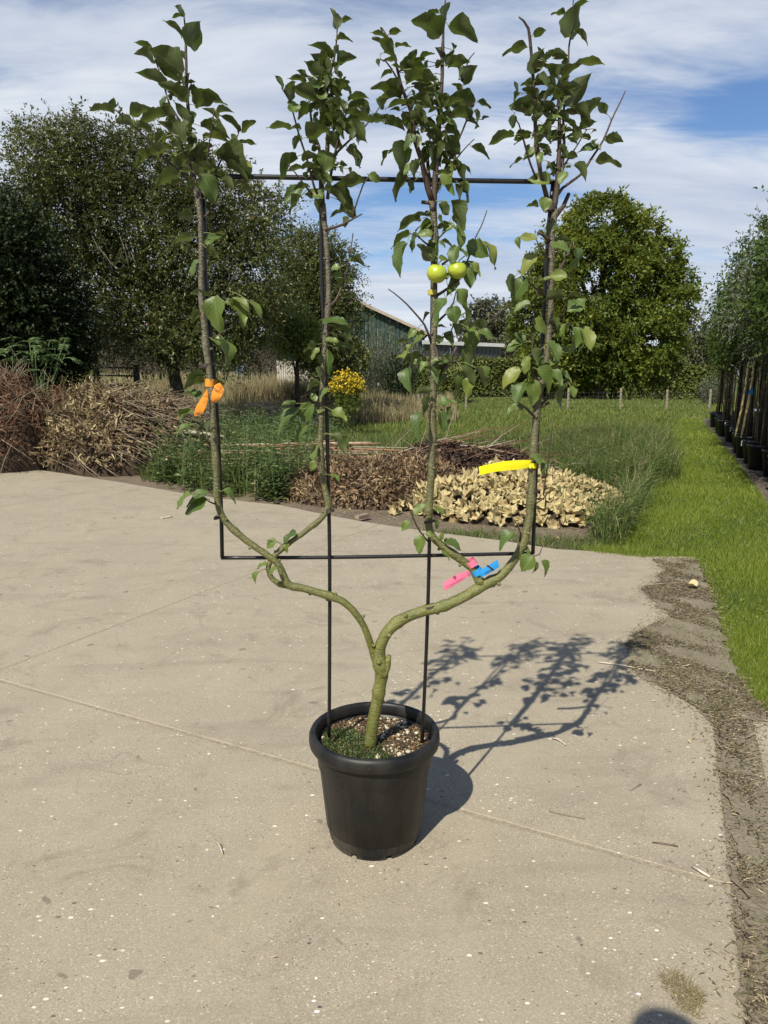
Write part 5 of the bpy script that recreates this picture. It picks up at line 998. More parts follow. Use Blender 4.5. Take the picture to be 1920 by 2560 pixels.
for s, xe in ((-1, xl - .35), (1, er.x + .35)):
    ze = zt(xe); V = [(ap.x, 59.5, ap.z + .16), (xe, 59.5, ze + .16), (xe, 84, ze + .16), (ap.x, 84, ap.z + .16)]; V += [(x, y, z - .08) for x, y, z in V]
    pyobj('roof', V, [(0, 1, 2, 3), (7, 6, 5, 4), (0, 4, 5, 1), (1, 5, 6, 2), (2, 6, 7, 3), (3, 7, 4, 0)], M_ROOF, shed)
    V = [(ap.x, 59.42, ap.z + .18), (xe, 59.42, ze + .18), (xe, 59.42, ze - .06), (ap.x, 59.42, ap.z - .06)]; V += [(x, y + .06, z) for x, y, z in V]
    pyobj('verge_trim', V, [(0, 3, 2, 1), (4, 5, 6, 7), (0, 1, 5, 4), (2, 3, 7, 6)], M_TRIM, shed)
for x in (xl, er.x): pyobj('side_wall', [(x, 60.06, 0), (x, 84, 0), (x, 84, zt(x)), (x, 60.06, zt(x))], [(0, 1, 2, 3)], M_GREEN, shed)
a, b = AT(1055, 848, 56), AT(1255, 869, 62); low = tag(empty('low_building', (a.x, 56, 0)), 'low slate coloured building with a white fascia, right of the green shed', 'building'); dy = 6 / (b.x - a.x)
zt2 = lambda x: 3.75; xs = np.linspace(a.x, b.x, 7)
for i in range(6): corr('wall_panel', xs[i], xs[i + 1] - .015, 0, zt2, 56 + dy * (xs[i] - a.x), M_SLATE, low, 3, dy)
V = [(a.x, 55.8, 3.68), (b.x + .2, 61.8, 3.68), (b.x + .2, 61.8, 3.95), (a.x, 55.8, 3.95)]; V += [(x, y + .12, z) for x, y, z in V]
pyobj('fascia', V, [(0, 1, 2, 3), (7, 6, 5, 4), (3, 2, 6, 7), (0, 4, 5, 1), (1, 5, 6, 2)], M_WTRIM, low)
V = [(a.x, 55.95, 3.93), (b.x + .2, 61.95, 3.93), (b.x + .2, 75, 4.0), (a.x, 70, 4.0)]; pyobj('roof', V, [(0, 1, 2, 3)], M_ROOF, low); pyobj('end_wall', [(b.x, 62.05, 0), (b.x, 75, 0), (b.x, 75, 3.75), (b.x, 62.05, 3.75)], [(0, 1, 2, 3)], M_SLATE, low)

# ------------------------------------------------------------------ fences, gate, person
M_POST = flat('weathered_post', (.21, .18, .14), .9, .2, .3, 30, bmp=.4); M_WIRE = flat('galvanised_wire', (.16, .16, .15), .5, .5, .1, 10, .6); M_DARKW = flat('dark_gate_metal', (.02, .022, .02), .6, .4, .2, 10)
wf = tag(empty('wire_fence', (AT(1420, 1000, 32).x, 32, -.03)), 'low wire mesh fence on pale wooden posts crossing the field', 'fence'); pxs = [945, 1045, 1165, 1292, 1420, 1553, 1668, 1775]
xs = [AT(p, 1000, 32).x for p in pxs]; rrnd = random.Random(5)
for x in xs:
    g = gz(x, 32); h = rrnd.uniform(.82, .95); P = [Vector((x, 32, g - .05)), Vector((x + rrnd.uniform(-.04, .04), 32, g + h))]; V, F = tube_vf(P, [.055, .05], 8); pyobj('post', V, F, M_POST, wf)
V, F = [], []
for hgt in (.12, .27, .42, .58, .75): 
    for i in range(len(xs) - 1):
        v, f = tube_vf([Vector((xs[i], 31.94, gz(xs[i], 32) + hgt)), Vector((xs[i + 1], 31.94, gz(xs[i + 1], 32) + hgt))], [.0045] * 2, 3, base=len(V)); V += v; F += f
x = xs[0]
while x < xs[-1]:
    g = gz(x, 32); v, f = tube_vf([Vector((x, 31.93, g + .1)), Vector((x, 31.93, g + .76))], [.0035] * 2, 3, base=len(V)); V += v; F += f; x += .2
tag(pyobj('wire_mesh', V, F, M_WIRE, wf), kind='stuff')
pf = tag(empty('picket_fence', (AT(735, 920, 26).x, 26, gz(-3.2, 26))), 'short run of pale upright pickets behind the dry grass', 'fence')
for i in range(15):
    px = 694 + i * 5.6; c = AT(px, 900 + rrnd.uniform(-2, 3), 26); g = gz(c.x, 26); h = c.z - g; box('picket', (c.x, 26 + rrnd.uniform(-.01, .01), g + h / 2), (.062, .022, h), flat('bleached_wood', (.40, .37, .32), .9, .15, .25, 20) if i == 0 else bpy.data.materials['bleached_wood'], pf, rrnd.uniform(-.1, .1))
box('fence_rail', (AT(733, 912, 26).x, 26.03, AT(733, 915, 26).z), (1.2, .03, .07), bpy.data.materials['bleached_wood'], pf)
gt_ = tag(empty('field_gate', (AT(240, 950, 19).x, 19, 0)), 'dark metal field gate under the wide tree, behind the heap', 'gate'); zt_ = AT(240, 912, 19).z; xa, xb = AT(240, 912, 19).x, AT(340, 912, 19).x
for x in (xa, xb): box('gate_post', (x, 19, zt_ / 2), (.13, .13, zt_), M_DARKW, gt_, 0, .01)
for h in (.06, .26, .5, .75): tube('rail', [Vector((xa, 18.97, zt_ - h)), Vector((xb, 18.97, zt_ - h - .02))], .022, M_DARKW, gt_, 8, .5)
tube('rail', [Vector((xa - 2.2, 19, zt_ - .22)), Vector((xa, 19, zt_ - .24))], .018, M_WIRE, gt_, 8, .5)

def body(name, joints, edges, root, m, parent, lvl=1):
    """one continuous surface grown over a skeleton of joints: {key: (x,y,z,rx,ry)}"""
    keys = list(joints); me = bpy.data.meshes.new(name); me.from_pydata([joints[k][:3] for k in keys], [(keys.index(a), keys.index(b)) for a, b in edges], []); o = bpy.data.objects.new(name, me); COL.objects.link(o)
    sk = o.modifiers.new('skin', 'SKIN'); 
    for i, k in enumerate(keys): me.skin_vertices[0].data[i].radius = joints[k][3:5]
    me.skin_vertices[0].data[keys.index(root)].use_root = True; o.modifiers.new('sub', 'SUBSURF').levels = lvl; o.modifiers['sub'].render_levels = lvl; me.materials.append(m); o.parent = parent; return o
M_SKIN = flat('skin', (.45, .27, .19), .6, .3, .08, 20); M_JEAN = flat('blue_jeans', (.12, .19, .30), .85, .2, .25, 30); M_DSH = flat('dark_shirt', (.03, .035, .045), .85, .2, .2, 20); M_HAIR = flat('brown_hair', (.06, .04, .025), .7, .3, .2, 60); M_SHOE = flat('brown_shoes', (.06, .045, .03), .6, .4, .1, 20)
def person(lab, loc, rz, H, arms, shirt, light=False):
    p = tag(empty('person', loc, rz), lab, 'person'); s = H / 1.75
    J = {'pel': (0, 0, .98, .15, .10), 'wa': (0, 0, 1.10, .135, .09), 'ch': (0, 0, 1.32, .16, .10), 'sh': (0, .0, 1.44, .13, .08), 'nk': (0, .01, 1.51, .052, .052), 'hd': (0, .02, 1.60, .072, .085), 'cr': (0, .015, 1.68, .065, .078)}
    E = [('pel', 'wa'), ('wa', 'ch'), ('ch', 'sh'), ('sh', 'nk'), ('nk', 'hd'), ('hd', 'cr')]
    for q, sg in (('l', -1), ('r', 1)):
        a = arms[sg]; J[q + 'hip'] = (sg * .09, 0, .92, .088, .09); J[q + 'kn'] = (sg * .11, .02, .50, .058, .06); J[q + 'an'] = (sg * .12, -.01, .09, .038, .04); J[q + 'to'] = (sg * .13, .13, .04, .038, .03); E += [('pel', q + 'hip'), (q + 'hip', q + 'kn'), (q + 'kn', q + 'an'), (q + 'an', q + 'to')]
        J[q + 's'] = (sg * .185, 0, 1.41, .058, .058); J[q + 'e'] = (*a[0], .042, .042); J[q + 'w'] = (*a[1], .027, .03); J[q + 'h'] = (*a[2], .036, .02); E += [('sh', q + 's'), (q + 's', q + 'e'), (q + 'e', q + 'w'), (q + 'w', q + 'h')]
        for f in range(4): t = (f - 1.5) * .017; J[q + 'f%d' % f] = (a[2][0] + t * .9, a[2][1] + .05, a[2][2] + .04 + .004 * (f in (1, 2)), .008, .008); J[q + 'g%d' % f] = (a[2][0] + t, a[2][1] + .075, a[2][2] + .07, .007, .007); E += [(q + 'h', q + 'f%d' % f), (q + 'f%d' % f, q + 'g%d' % f)]
        J[q + 't'] = (a[2][0] - sg * .035, a[2][1] + .02, a[2][2] + .03, .009, .009); E += [(q + 'h', q + 't')]
    J = {k: (v[0] * s, v[1] * s, v[2] * s, v[3] * s, v[4] * s) for k, v in J.items()}; body('body', J, E, 'pel', M_SKIN, p, 2)
    T = {k: (J[k][0], J[k][1], J[k][2], J[k][3] * 1.12 + .008, J[k][4] * 1.12 + .012) for k in ('pel', 'wa', 'ch', 'sh', 'ls', 'le', 'rs', 're')}; body('shirt', T, [('pel', 'wa'), ('wa', 'ch'), ('ch', 'sh'), ('sh', 'ls'), ('ls', 'le'), ('sh', 'rs'), ('rs', 're')], 'pel', shirt, p, 2)
    T = {k: (J[k][0], J[k][1], J[k][2], J[k][3] * 1.12 + .008, J[k][4] * 1.12 + .010) for k in ('pel', 'lhip', 'lkn', 'lan', 'rhip', 'rkn', 'ran')}; body('trousers', T, [('pel', 'lhip'), ('lhip', 'lkn'), ('lkn', 'lan'), ('pel', 'rhip'), ('rhip', 'rkn'), ('rkn', 'ran')], 'pel', M_JEAN, p, 2)
    T = {'a': (0, -.01 * s, 1.63 * s, .085 * s, .09 * s), 'b': (0, -.005 * s, 1.70 * s, .078 * s, .085 * s)}; body('hair', T, [('a', 'b')], 'a', M_HAIR, p, 2)
    for sg in (-1, 1): T = {'a': (sg * .12 * s, -.03 * s, .05, .05, .045), 'b': (sg * .13 * s, .14 * s, .04, .05, .035)}; body('shoe', T, [('a', 'b')], 'a', M_SHOE, p, 2)
    return p
pp = AT(600, 950, 39); person('person in blue jeans and a dark top working in the dry grass under the trees', (pp.x, 39, gz(pp.x, 39)), .8, 1.72, {-1: ((-.25, .06, 1.16), (-.16, .24, 1.10), (-.10, .31, 1.10)), 1: ((.25, .06, 1.16), (.16, .24, 1.10), (.10, .31, 1.10))}, M_DSH)
# the photographer, just behind the camera: his head throws the round shadow at the bottom right
person('photographer in dark shirt and jeans, whose head shadow falls at the bottom right', (-.15, -.17, 0), 0.0, 1.97, {-1: ((-.25, .02, 1.10), (-.12, .07, 1.19), (-.05, .075, 1.215)), 1: ((.25, .02, 1.10), (.22, .07, 1.19), (.19, .075, 1.215))}, M_DSH)

# ------------------------------------------------------------------ heaps
def curls(P, D, N, L, W, curl):
    """dried leaves: strips that bend and fold"""
    n = len(P); D = nrm(D); S = nrm(np.cross(D, N)); N = np.cross(S, D); L = L[:, None]; W = W[:, None]; curl = curl[:, None]; rows = []
    for t, w in ((0, .25), (.33, 1.0), (.68, .8), (1, .08)):
        c = P + D * L * t * (1 - .25 * np.abs(curl) * t) + N * L * curl * t * t; up = N * W * .38 * w
        rows += [c - S * W * .5 * w + up, c, c + S * W * .5 * w + up]
    V = np.stack(rows, 1); b = np.arange(n)[:, None] * 12; F = []
    for r in range(3):
        for c in range(2): i = r * 3 + c; F.append(b + np.array([[i, i + 1, i + 4, i + 3]]))
    return V.reshape(-1, 3), np.concatenate(F, 0)
class Mound:
    def __init__(s, cx, cy, rx, ry, H, p=.5, seed=0, rz=0.0): s.c = (cx, cy); s.r = (rx, ry); s.H = H; s.p = p; s.k = seed; s.rz = rz
    def z(s, x, y):
        u, v = (x - s.c[0]), (y - s.c[1]); u, v = u * cos(s.rz) + v * sin(s.rz), -u * sin(s.rz) + v * cos(s.rz)
        d = np.clip(1 - (u / s.r[0]) ** 2 - (v / s.r[1]) ** 2, 0, 1); f = 1 + .18 * np.sin(u * 3.1 + s.k) * np.sin(v * 2.7 + s.k * 2) + .13 * np.sin(u * 7.3 + s.k * 3 + v * 4) + .07 * np.sin(u * 17 + v * 13)
        return -.035 + s.H * d ** s.p * f
    def sample(s, n):
        a = rng.uniform(0, 2 * pi, n); r = np.sqrt(rng.uniform(0, 1, n)) * .995; u, v = r * np.cos(a) * s.r[0], r * np.sin(a) * s.r[1]; x = s.c[0] + u * cos(s.rz) - v * sin(s.rz); y = s.c[1] + u * sin(s.rz) + v * cos(s.rz)
        e = .02; z = s.z(x, y); gx = (s.z(x + e, y) - z) / e; gy = (s.z(x, y + e) - z) / e; gx, gy = np.clip(gx, -3, 3), np.clip(gy, -3, 3); N = nrm(np.stack([-gx, -gy, np.ones(n)], 1)); return np.stack([x, y, z], 1), N
    def base(s, m, parent, name='mound', n=44):
        V, F = [], []
        for i in range(n + 1):
            for j in range(n + 1):
                a, b = 2 * i / n - 1, 2 * j / n - 1; u, v = a * sqrt(1 - b * b / 2) * s.r[0], b * sqrt(1 - a * a / 2) * s.r[1]; x = s.c[0] + u * cos(s.rz) - v * sin(s.rz); y = s.c[1] + u * sin(s.rz) + v * cos(s.rz); V.append((x, y, float(s.z(x, y)) - .05))
        for i in range(n):
            for j in range(n): k = i * (n + 1) + j; F.append((k, k + n + 1, k + n + 2, k + 1))
        return pyobj(name, V, F, m, parent, True)
def layer(mnd, n, m, parent, name, Lr, Wr, cr=(.2, .8), thick=.10, down=.5, col=(.45, .2), cond=None):
    P, N = mnd.sample(n)
    if cond is not None: k = cond(P); P, N = P[k], N[k]
    n = len(P); P = P + N * rng.uniform(-.04, thick, (n, 1)); dn = N.copy(); dn[:, 2] = -np.sqrt(np.clip(1 - N[:, 2] ** 2, 0, 1)) ; D = nrm(unit(n) + dn * down * 1.5); NN = nrm(N + unit(n) * .55)
    V, F = curls(P, D, NN, rng.uniform(*Lr, n), rng.uniform(*Wr, n), rng.uniform(*cr, n) * rng.choice([-1, 1], n)); return tag(npobj(name, V, F, m, parent, var=np.repeat(np.clip(rng.normal(*col, n) + .16 * np.sin(P[:, 0] * 5.1 + P[:, 2] * 6) * np.sin(P[:, 1] * 4.3 + P[:, 2] * 7.7 + 1) + .12 * np.sin(P[:, 0] * 13 + P[:, 2] * 11), 0, 1), 12)), kind='stuff')
def sticks(mnd, n, m, parent, name, Lr, r, flatn=.3, lift=.06, dirv=None):
    P, N = mnd.sample(n); lines = []
    for i in range(n):
        d = unit(1)[0] if dirv is None else nrm((np.array(dirv) + unit(1)[0] * .35)[None])[0]; d = d - N[i] * d.dot(N[i]) * (1 - flatn); d /= np.linalg.norm(d) + 1e-6; L = random.uniform(*Lr); a = Vector(P[i] + N[i] * random.uniform(0, lift)); b = a + Vector(d) * L; mi = (a + b) / 2 + Vector(unit(1)[0]) * L * .09; rr = r * random.uniform(.5, 1.3); lines.append(([a, mi, b], [rr, rr * .8, rr * .4]))
    return tag(tubes(name, lines, m, parent, 4, .25), kind='stuff')
STRAW = leafmat('straw_dead_leaves', [(0, (.03, .021, .012)), (.3, (.10, .073, .038)), (.65, (.25, .20, .105)), (1, (.48, .42, .24))], (.4, .33, .15), .18, .8, .2)
RUST = leafmat('rust_brown_twigs', [(0, (.02, .011, .007)), (.4, (.085, .038, .020)), (.8, (.19, .10, .055)), (1, (.32, .25, .18))], (.2, .12, .06), .1, .85, .2)
TANL = leafmat('tan_dead_leaves', [(0, (.035, .022, .014)), (.35, (.12, .078, .044)), (.7, (.24, .165, .095)), (1, (.42, .32, .18))], (.35, .25, .12), .15, .8, .2)
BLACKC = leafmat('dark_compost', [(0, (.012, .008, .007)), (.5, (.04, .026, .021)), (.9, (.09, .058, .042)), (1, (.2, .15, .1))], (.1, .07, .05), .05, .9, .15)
M_DEAD = flat('grey_dead_wood', (.22, .175, .125), .9, .15, .35, 30); M_REDT = flat('red_brown_twigs', (.15, .085, .055), .9, .15, .35, 30); M_PALEW = flat('bleached_branch', (.46, .40, .32), .9, .15, .25, 30)
M_HB = soil_mat('heap_core', (.02, .014, .01), (.05, .036, .025), (.09, .065, .045))
m1 = Mound(-6.75, 12.45, 1.75, 1.8, 1.24, .42, 1); e1 = tag(empty('brush_heap', (-6.75, 12.45, 0)), 'heap of rust brown brush and dead stems at the left edge of the photo', 'heap'); m1.base(M_HB, e1)
layer(m1, 9000, RUST, e1, 'dead_foliage', (.06, .16), (.012, .03), thick=.16, down=.4); sticks(m1, 1500, M_REDT, e1, 'twigs', (.2, .6), .006, .45, .12); sticks(m1, 700, M_DEAD, e1, 'dry_stems', (.3, .8), .006, .6, .1)
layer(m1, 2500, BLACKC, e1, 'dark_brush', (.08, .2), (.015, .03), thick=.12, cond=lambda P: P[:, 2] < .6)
m2 = Mound(-4.35, 12.7, 1.35, 1.85, 1.04, .40, 4, .15); e2 = tag(empty('garden_waste_heap', (-4.75, 12.75, 0)), 'big heap of straw coloured dead leaves between the rust brown heap and the weeds', 'heap'); m2.base(M_HB, e2)
layer(m2, 9000, STRAW, e2, 'dead_leaves', (.06, .15), (.018, .04), (.4, 1.3), thick=.20, down=.6, col=(.42, .27), cond=lambda P: (P[:, 0] < -4.1) | (rng.uniform(0, 1, len(P)) < .5)); layer(m2, 7000, TANL, e2, 'brown_leaves', (.05, .12), (.018, .035), thick=.16, down=.5)
sticks(m2, 900, M_DEAD, e2, 'dry_stems', (.3, 1.0), .007, .35, .14, (1, -.1, -.25)); layer(m2, 2200, BLACKC, e2, 'dark_scraps', (.06, .14), (.02, .04), thick=.08, cond=lambda P: P[:, 2] < .35)  # the darkest pieces lie only low on the heap
m3 = Mound(.05, 9.3, 1.35, 1.2, .40, .55, 2, -.1); e3 = tag(empty('brown_leaf_heap', (.05, 9.3, 0)), 'low heap of small curled brown leaves behind the second and third stems', 'heap'); m3.base(M_HB, e3)
layer(m3, 15000, TANL, e3, 'curled_leaves', (.035, .085), (.014, .03), (.4, 1.2), .07, .3); sticks(m3, 120, M_DEAD, e3, 'dry_stems', (.2, .8), .005, .3, .06)
m4 = Mound(.95, 9.75, 1.25, .85, .52, .5, 3, -.1); e4 = tag(empty('compost_heap', (.95, 9.75, 0)), 'dark brown compost heap with twigs on top, behind the yellow ribbon', 'heap'); m4.base(M_HB, e4)
layer(m4, 6000, BLACKC, e4, 'crumbs', (.025, .08), (.015, .04), thick=.05, down=.2); sticks(m4, 110, M_REDT, e4, 'twigs', (.4, 1.4), .006, .25, .10, (1, .1, 0)); sticks(m4, 36, M_PALEW, e4, 'pale_stems', (.3, 1.0), .005, .4, .12, (1, .2, .2))
# yellow dried leaves, each its own piece
def dryleaf(seed):
    r = random.Random(seed); V = [(0, 0, 0)]; nl = r.choice((5, 6, 7)); n = nl * 2; ax = r.uniform(0, pi); fold = r.uniform(.6, 1.5); ph = r.uniform(0, 6); bend = r.uniform(.2, .9)
    for ring, rad in ((0, .5), (1, 1.0)):
        for k in range(n):
            a = 2 * pi * k / n; rr = rad * (1 if (k % 2 == 0 or ring == 0) else .72) * r.uniform(.82, 1.1); x, y = rr * cos(a), rr * sin(a) * .8; d = x * sin(ax) - y * cos(ax)
            z = abs(d) * fold - bend * (x * cos(ax) + y * sin(ax)) ** 2 * .5 + .12 * math.sin(5 * a + ph) * rad + r.uniform(-.06, .06); V.append((x * (1 - .25 * fold), y * (1 - .25 * fold), z))
    F = [(0, 1 + k, 1 + (k + 1) % n) for k in range(n)] + [(1 + k, 1 + n + k, 1 + n + (k + 1) % n, 1 + (k + 1) % n) for k in range(n)]
    me = bpy.data.meshes.new('dried_leaf'); me.from_pydata(V, [], F); me.update(); return me
mt, nt, b = mat('pale_yellow_dried_leaf'); oi = nt.nodes.new('ShaderNodeObjectInfo'); oc = objco(nt); n_ = tnoise(nt, 3.0, 6, .65, oc)
cc = ramp(nt, oi.outputs['Random'], [(0, (.22, .16, .08)), (.2, (.40, .33, .16)), (.5, (.48, .41, .20)), (.85, (.58, .50, .27)), (1, (.38, .24, .11))]); cc = mixc(nt, .45, cc, ramp(nt, n_, [(.3, (.28, .20, .10)), (.6, (.62, .54, .31))]))
sx = nt.nodes.new('ShaderNodeSeparateXYZ'); nt.links.new(oc, sx.inputs[0]); ang = mathn(nt, 'ARCTAN2', sx.outputs[1], sx.outputs[0]); vv = mathn(nt, 'GREATER_THAN', mathn(nt, 'SINE', mathn(nt, 'MULTIPLY', ang, 12.0)), .92); cc = mixc(nt, mathn(nt, 'MULTIPLY', vv, .4), cc, (.30, .22, .10))
nt.links.new(cc, b.inputs['Base Color']); b.inputs['Roughness'].default_value = .75; b.inputs['Specular IOR Level'].default_value = .25; bump(nt, b, n_, .5, .02)
tr = nt.nodes.new('ShaderNodeBsdfTranslucent'); nt.links.new(cc, tr.inputs[0]); mx = nt.nodes.new('ShaderNodeMixShader'); mx.inputs[0].default_value = .15; nt.links.new(b.outputs[0], mx.inputs[1]); nt.links.new(tr.outputs[0], mx.inputs[2]); nt.links.new(mx.outputs[0], nt.nodes['Material Output'].inputs[0])
DL = [dryleaf(s) for s in range(12)]
for me in DL: me.materials.append(mt)
m5 = Mound(1.5, 8.1, 1.22, .95, .36, .65, 5, -.16); m6 = Mound(.72, 7.95, .6, .42, .11, .6, 6); e5 = tag(empty('dried_leaf_heap', (1.25, 8.1, 0)), 'heap of large pale yellow dried leaves right of the third stem', 'heap'); m5.base(M_HB, e5)
bm = bmesh.new(); cnt = 0; cand = []
for mm, n in ((m5, 1300), (m6, 130)):
    P, N = mm.sample(n); N2 = nrm(N + unit(n) * .75)
    for i in range(n): cand.append((P[i] + N[i] * random.uniform(-.02, .05), N2[i]))
PX2 = poly_px([(1480, 1290), (1580, 1272), (1560, 1315), (1500, 1322)], -.03); q2 = sample_poly(PX2, 34)
for x, y in q2: cand.append((np.array([x, y, random.uniform(0, .06)]), nrm(unit(1) + [[0, 0, .8]])[0]))
cand.sort(key=lambda c: c[0][1])
for i, (p, nn) in enumerate(cand):
    nv = Vector(nn); rot = nv.to_track_quat('Z', 'Y').to_matrix().to_4x4() @ Matrix.Rotation(random.uniform(0, 6.28), 4, 'Z'); s = random.uniform(.05, .115); Mx = Matrix.Translation(Vector(p)) @ rot @ Matrix.Scale(s, 4); me = DL[random.randrange(12)]
    if i < 300: o = bpy.data.objects.new('dried_leaf', me); COL.objects.link(o); o.parent = e5; o.matrix_parent_inverse = Matrix.Translation(-e5.location); o.matrix_basis = Mx
    else:
        n0 = len(bm.verts); bm.from_mesh(me); bm.verts.ensure_lookup_table(); bmesh.ops.transform(bm, matrix=Mx, verts=bm.verts[n0:])
me = bpy.data.meshes.new('more_leaves'); bm.to_mesh(me); bm.free(); me.materials.append(flat('pale_dried_leaf_back', (.36, .295, .15), .8, .2, .6, 7)); o = bpy.data.objects.new('more_leaves', me); COL.objects.link(o); place(o, e5); o['kind'] = 'stuff'
def loose_leaf(px, py, s, lab, name='dried_leaf', seed=0, ln=.0):
    g = G(px, py, .0); o = bpy.data.objects.new(name, DL[seed % 12]); COL.objects.link(o); o.location = g + Vector((0, 0, s * .45)); o.scale = (s, s, s); o.rotation_euler = (ln, .2, seed * 1.3); tag(o, lab, 'leaf')
loose_leaf(1730, 1474, .06, 'single pale dried leaf lying on the dirt beside the lawn', seed=3)
loose_leaf(1488, 1322, .07, 'single dried leaf standing on the soil at the right end of the heap', seed=5, ln=.5)
loose_leaf(1392, 1352, .035, 'small dried leaf alone on the bare soil below the heap', seed=7)
loose_leaf(1722, 1478 + 380, .012, 'tiny orange leaf in the dirt joint on the right', seed=8)
# crossed dry stems on the slab, right of the pot
def twig_on(px, pts, r, lab, nm='dry_twig', m=None, z=.006):
    o = tube(nm, [G(x, y, z) + Vector((0, 0, .004 * (i % 2))) for i, (x, y) in enumerate(pts)], r, m or M_DEAD, None, 6, .03); tag(o, lab, 'twig')
twig_on(0, [(1495, 1655), (1545, 1663), (1600, 1672), (1640, 1680)], .0028, 'long pale twig lying across the tip of the tree shadow', m=M_PALEW)
twig_on(0, [(1612, 1463), (1660, 1460), (1700, 1457), (1728, 1456)], .004, 'thin grey twig on the dirt just left of the single pale leaf')
twig_on(0, [(1630, 2105), (1655, 2110), (1695, 2115)], .0015, 'short dark twig on the slab near the right joint', m=M_REDT)
twig_on(0, [(1575, 1975), (1590, 1968), (1603, 1960)], .0012, 'tiny curved stem on the slab below the shadow', m=M_DEAD)
twig_on(0, [(1372, 2027), (1400, 2036), (1462, 2046)], .0011, 'thin greenish stem on the slab right of the pot', m=M_WST if 'M_WST' in globals() else M_DEAD)
twig_on(0, [(1380, 1845), (1395, 1850), (1415, 1862)], .0025, 'small tan husk on the slab just below the tree shadow', m=M_PALEW)
twig_on(0, [(1730, 2165), (1750, 2180), (1775, 2192)], .004, 'little clump of tan stems in the slab joint on the right', m=M_PALEW)
twig_on(0, [(402, 1296), (430, 1292)], .008, 'short pale stick on the slab in front of the weeds', m=M_PALEW)
twig_on(0, [(533, 2098), (548, 2112), (556, 2134)], .0014, 'thin pale curved stem on the slab left of the pot', m=M_PALEW)
box('wood_offcut', tuple(G(905, 1295, .0) + Vector((0, 0, .02))), (.17, .06, .035), M_DEAD, None, .9, .004); tag(bpy.data.objects['wood_offcut'], 'small dark wooden offcut at the soil edge right of the second stem', 'wood')

# ------------------------------------------------------------------ sticks, weeds
cp = tag(empty('cane_pile', (-1.3, 11.3, 0)), 'pile of long thin canes lying level behind the weeds', 'cane pile'); M_CANE = flat('grey_cane', (.36, .31, .24), .8, .2, .3, 30); M_CANE2 = flat('red_brown_cane', (.27, .14, .09), .8, .2, .3, 30)
for i in range(30):
    y = 10.9 + rrnd.uniform(-.5, .7); z = .16 + rrnd.uniform(0, .30) * (1 - abs(y - 11.2)); x0 = rrnd.uniform(-3.4, -1.6); L = rrnd.uniform(1.3, 2.9); dy_ = rrnd.uniform(-.25, .25)
    tube('cane', [Vector((x0, y, z)), Vector((x0 + L / 2, y + dy_ / 2, z + rrnd.uniform(-.02, .04))), Vector((x0 + L, y + dy_, z + rrnd.uniform(-.06, .08)))], [rrnd.uniform(.010, .017)] * 3, M_CANE if rrnd.random() < .65 else M_CANE2, cp, 6, .3)
for k, (a, lab) in enumerate((((( 360, 1085), (470, 1080), (560, 1092)), 'upper thick pale branch sticking out of the straw heap'), (((330, 1078), (410, 1095), (500, 1102)), 'lower thick pale branch sticking out of the straw heap'))):
    tag(tube('cut_branch', [AT(x, y, 11.7) for x, y in a], [.045, .035, .025], M_CANE, None, 8, .1, .05), lab, 'branch')
db = tag(empty('dead_branches', (AT(690, 980, 20.5).x, 20.5, 0)), 'tangle of bleached dead branches lying in the dry grass', 'branches')
m7 = Mound(AT(690, 980, 20.5).x, 20.5, 1.35, .55, .62, .5, 8); sticks(m7, 90, M_CANE, db, 'brushwood', (.4, 1.2), .012, .3, .1, (1, .1, 0))
P7, N7 = m7.sample(22)
for i in range(22):
    a = Vector(P7[i]); d = Vector((rrnd.uniform(.5, 1) * rrnd.choice((-1, 1)), rrnd.uniform(-.3, .3), rrnd.uniform(-.12, .35))).normalized() * rrnd.uniform(.3, .9); tube('branch', [a - d * .4, a + Vector((0, 0, .04)), a + d], [.018, .013, .005], M_PALEW if i % 3 else M_CANE, db, 5, .2)

WEED = leafmat('weed_leaves', [(0, (.032, .050, .016)), (.45, (.072, .102, .032)), (.8, (.125, .160, .055)), (1, (.22, .24, .10))], (.16, .28, .06), .28, .5); M_WST = flat('weed_stem', (.10, .15, .06), .7, .3, .2, 30); SPIKE = leafmat('seed_spike', [(0, (.10, .12, .04)), (1, (.24, .26, .12))], (.2, .25, .08), .2, .8)
def weeds(name, lab, pts, hr, lL, lW, per, cat='weeds', m=WEED, spread=.16, kind='stuff'):
    n = len(pts); H = rng.uniform(*hr, n); S, Fs = [], []; D = nrm(unit(n) * .35 + [[0, 0, 1.0]]); z = hz(pts[:, 0], pts[:, 1]); O = np.stack([pts[:, 0], pts[:, 1], z], 1)
    ti = np.repeat(np.arange(n), per); t = rng.uniform(.05, 1, len(ti)); a = rng.uniform(0, 6.28, len(ti)); side = np.stack([np.cos(a), np.sin(a), rng.uniform(-.1, .5, len(ti))], 1)
    P = O[ti] + D[ti] * (H[ti] * t)[:, None] + side * (spread * rng.uniform(0, 1, len(ti)) * (1 - .6 * t))[:, None]; sz = rng.uniform(.5, 1.2, len(ti)) * (1 - .35 * t)
    V, F = kites(P, nrm(side + [[0, 0, -.15]]), unit(len(ti)) * .5 + [[0, 0, 1.0]], lL * sz, lW * sz, .15); return V, F, np.repeat(np.clip(rng.normal(.45, .22, len(ti)), 0, 1), 4), O, D, H
WP = poly_px([(385, 1205), (470, 1232), (640, 1254), (700, 1258), (790, 1238), (850, 1190), (850, 1130), (700, 1110), (560, 1105), (400, 1120)], -.03)
pts = sample_poly(WP, 640); V, F, var, O, D, H = weeds('', '', pts, (.25, .95), .105, .058, 42); wd = tag(npobj('weeds', V, F, WEED, var=var), 'thick clump of leafy green weeds at the slab edge behind the left stems', 'weeds', kind='stuff')
st = tubes('weed_stems', [([Vector(O[i]), Vector(O[i] + D[i] * H[i])], [.004, .002]) for i in range(0, 640, 2)], M_WST, None, 4, 9); st.parent = wd; st['kind'] = 'stuff'
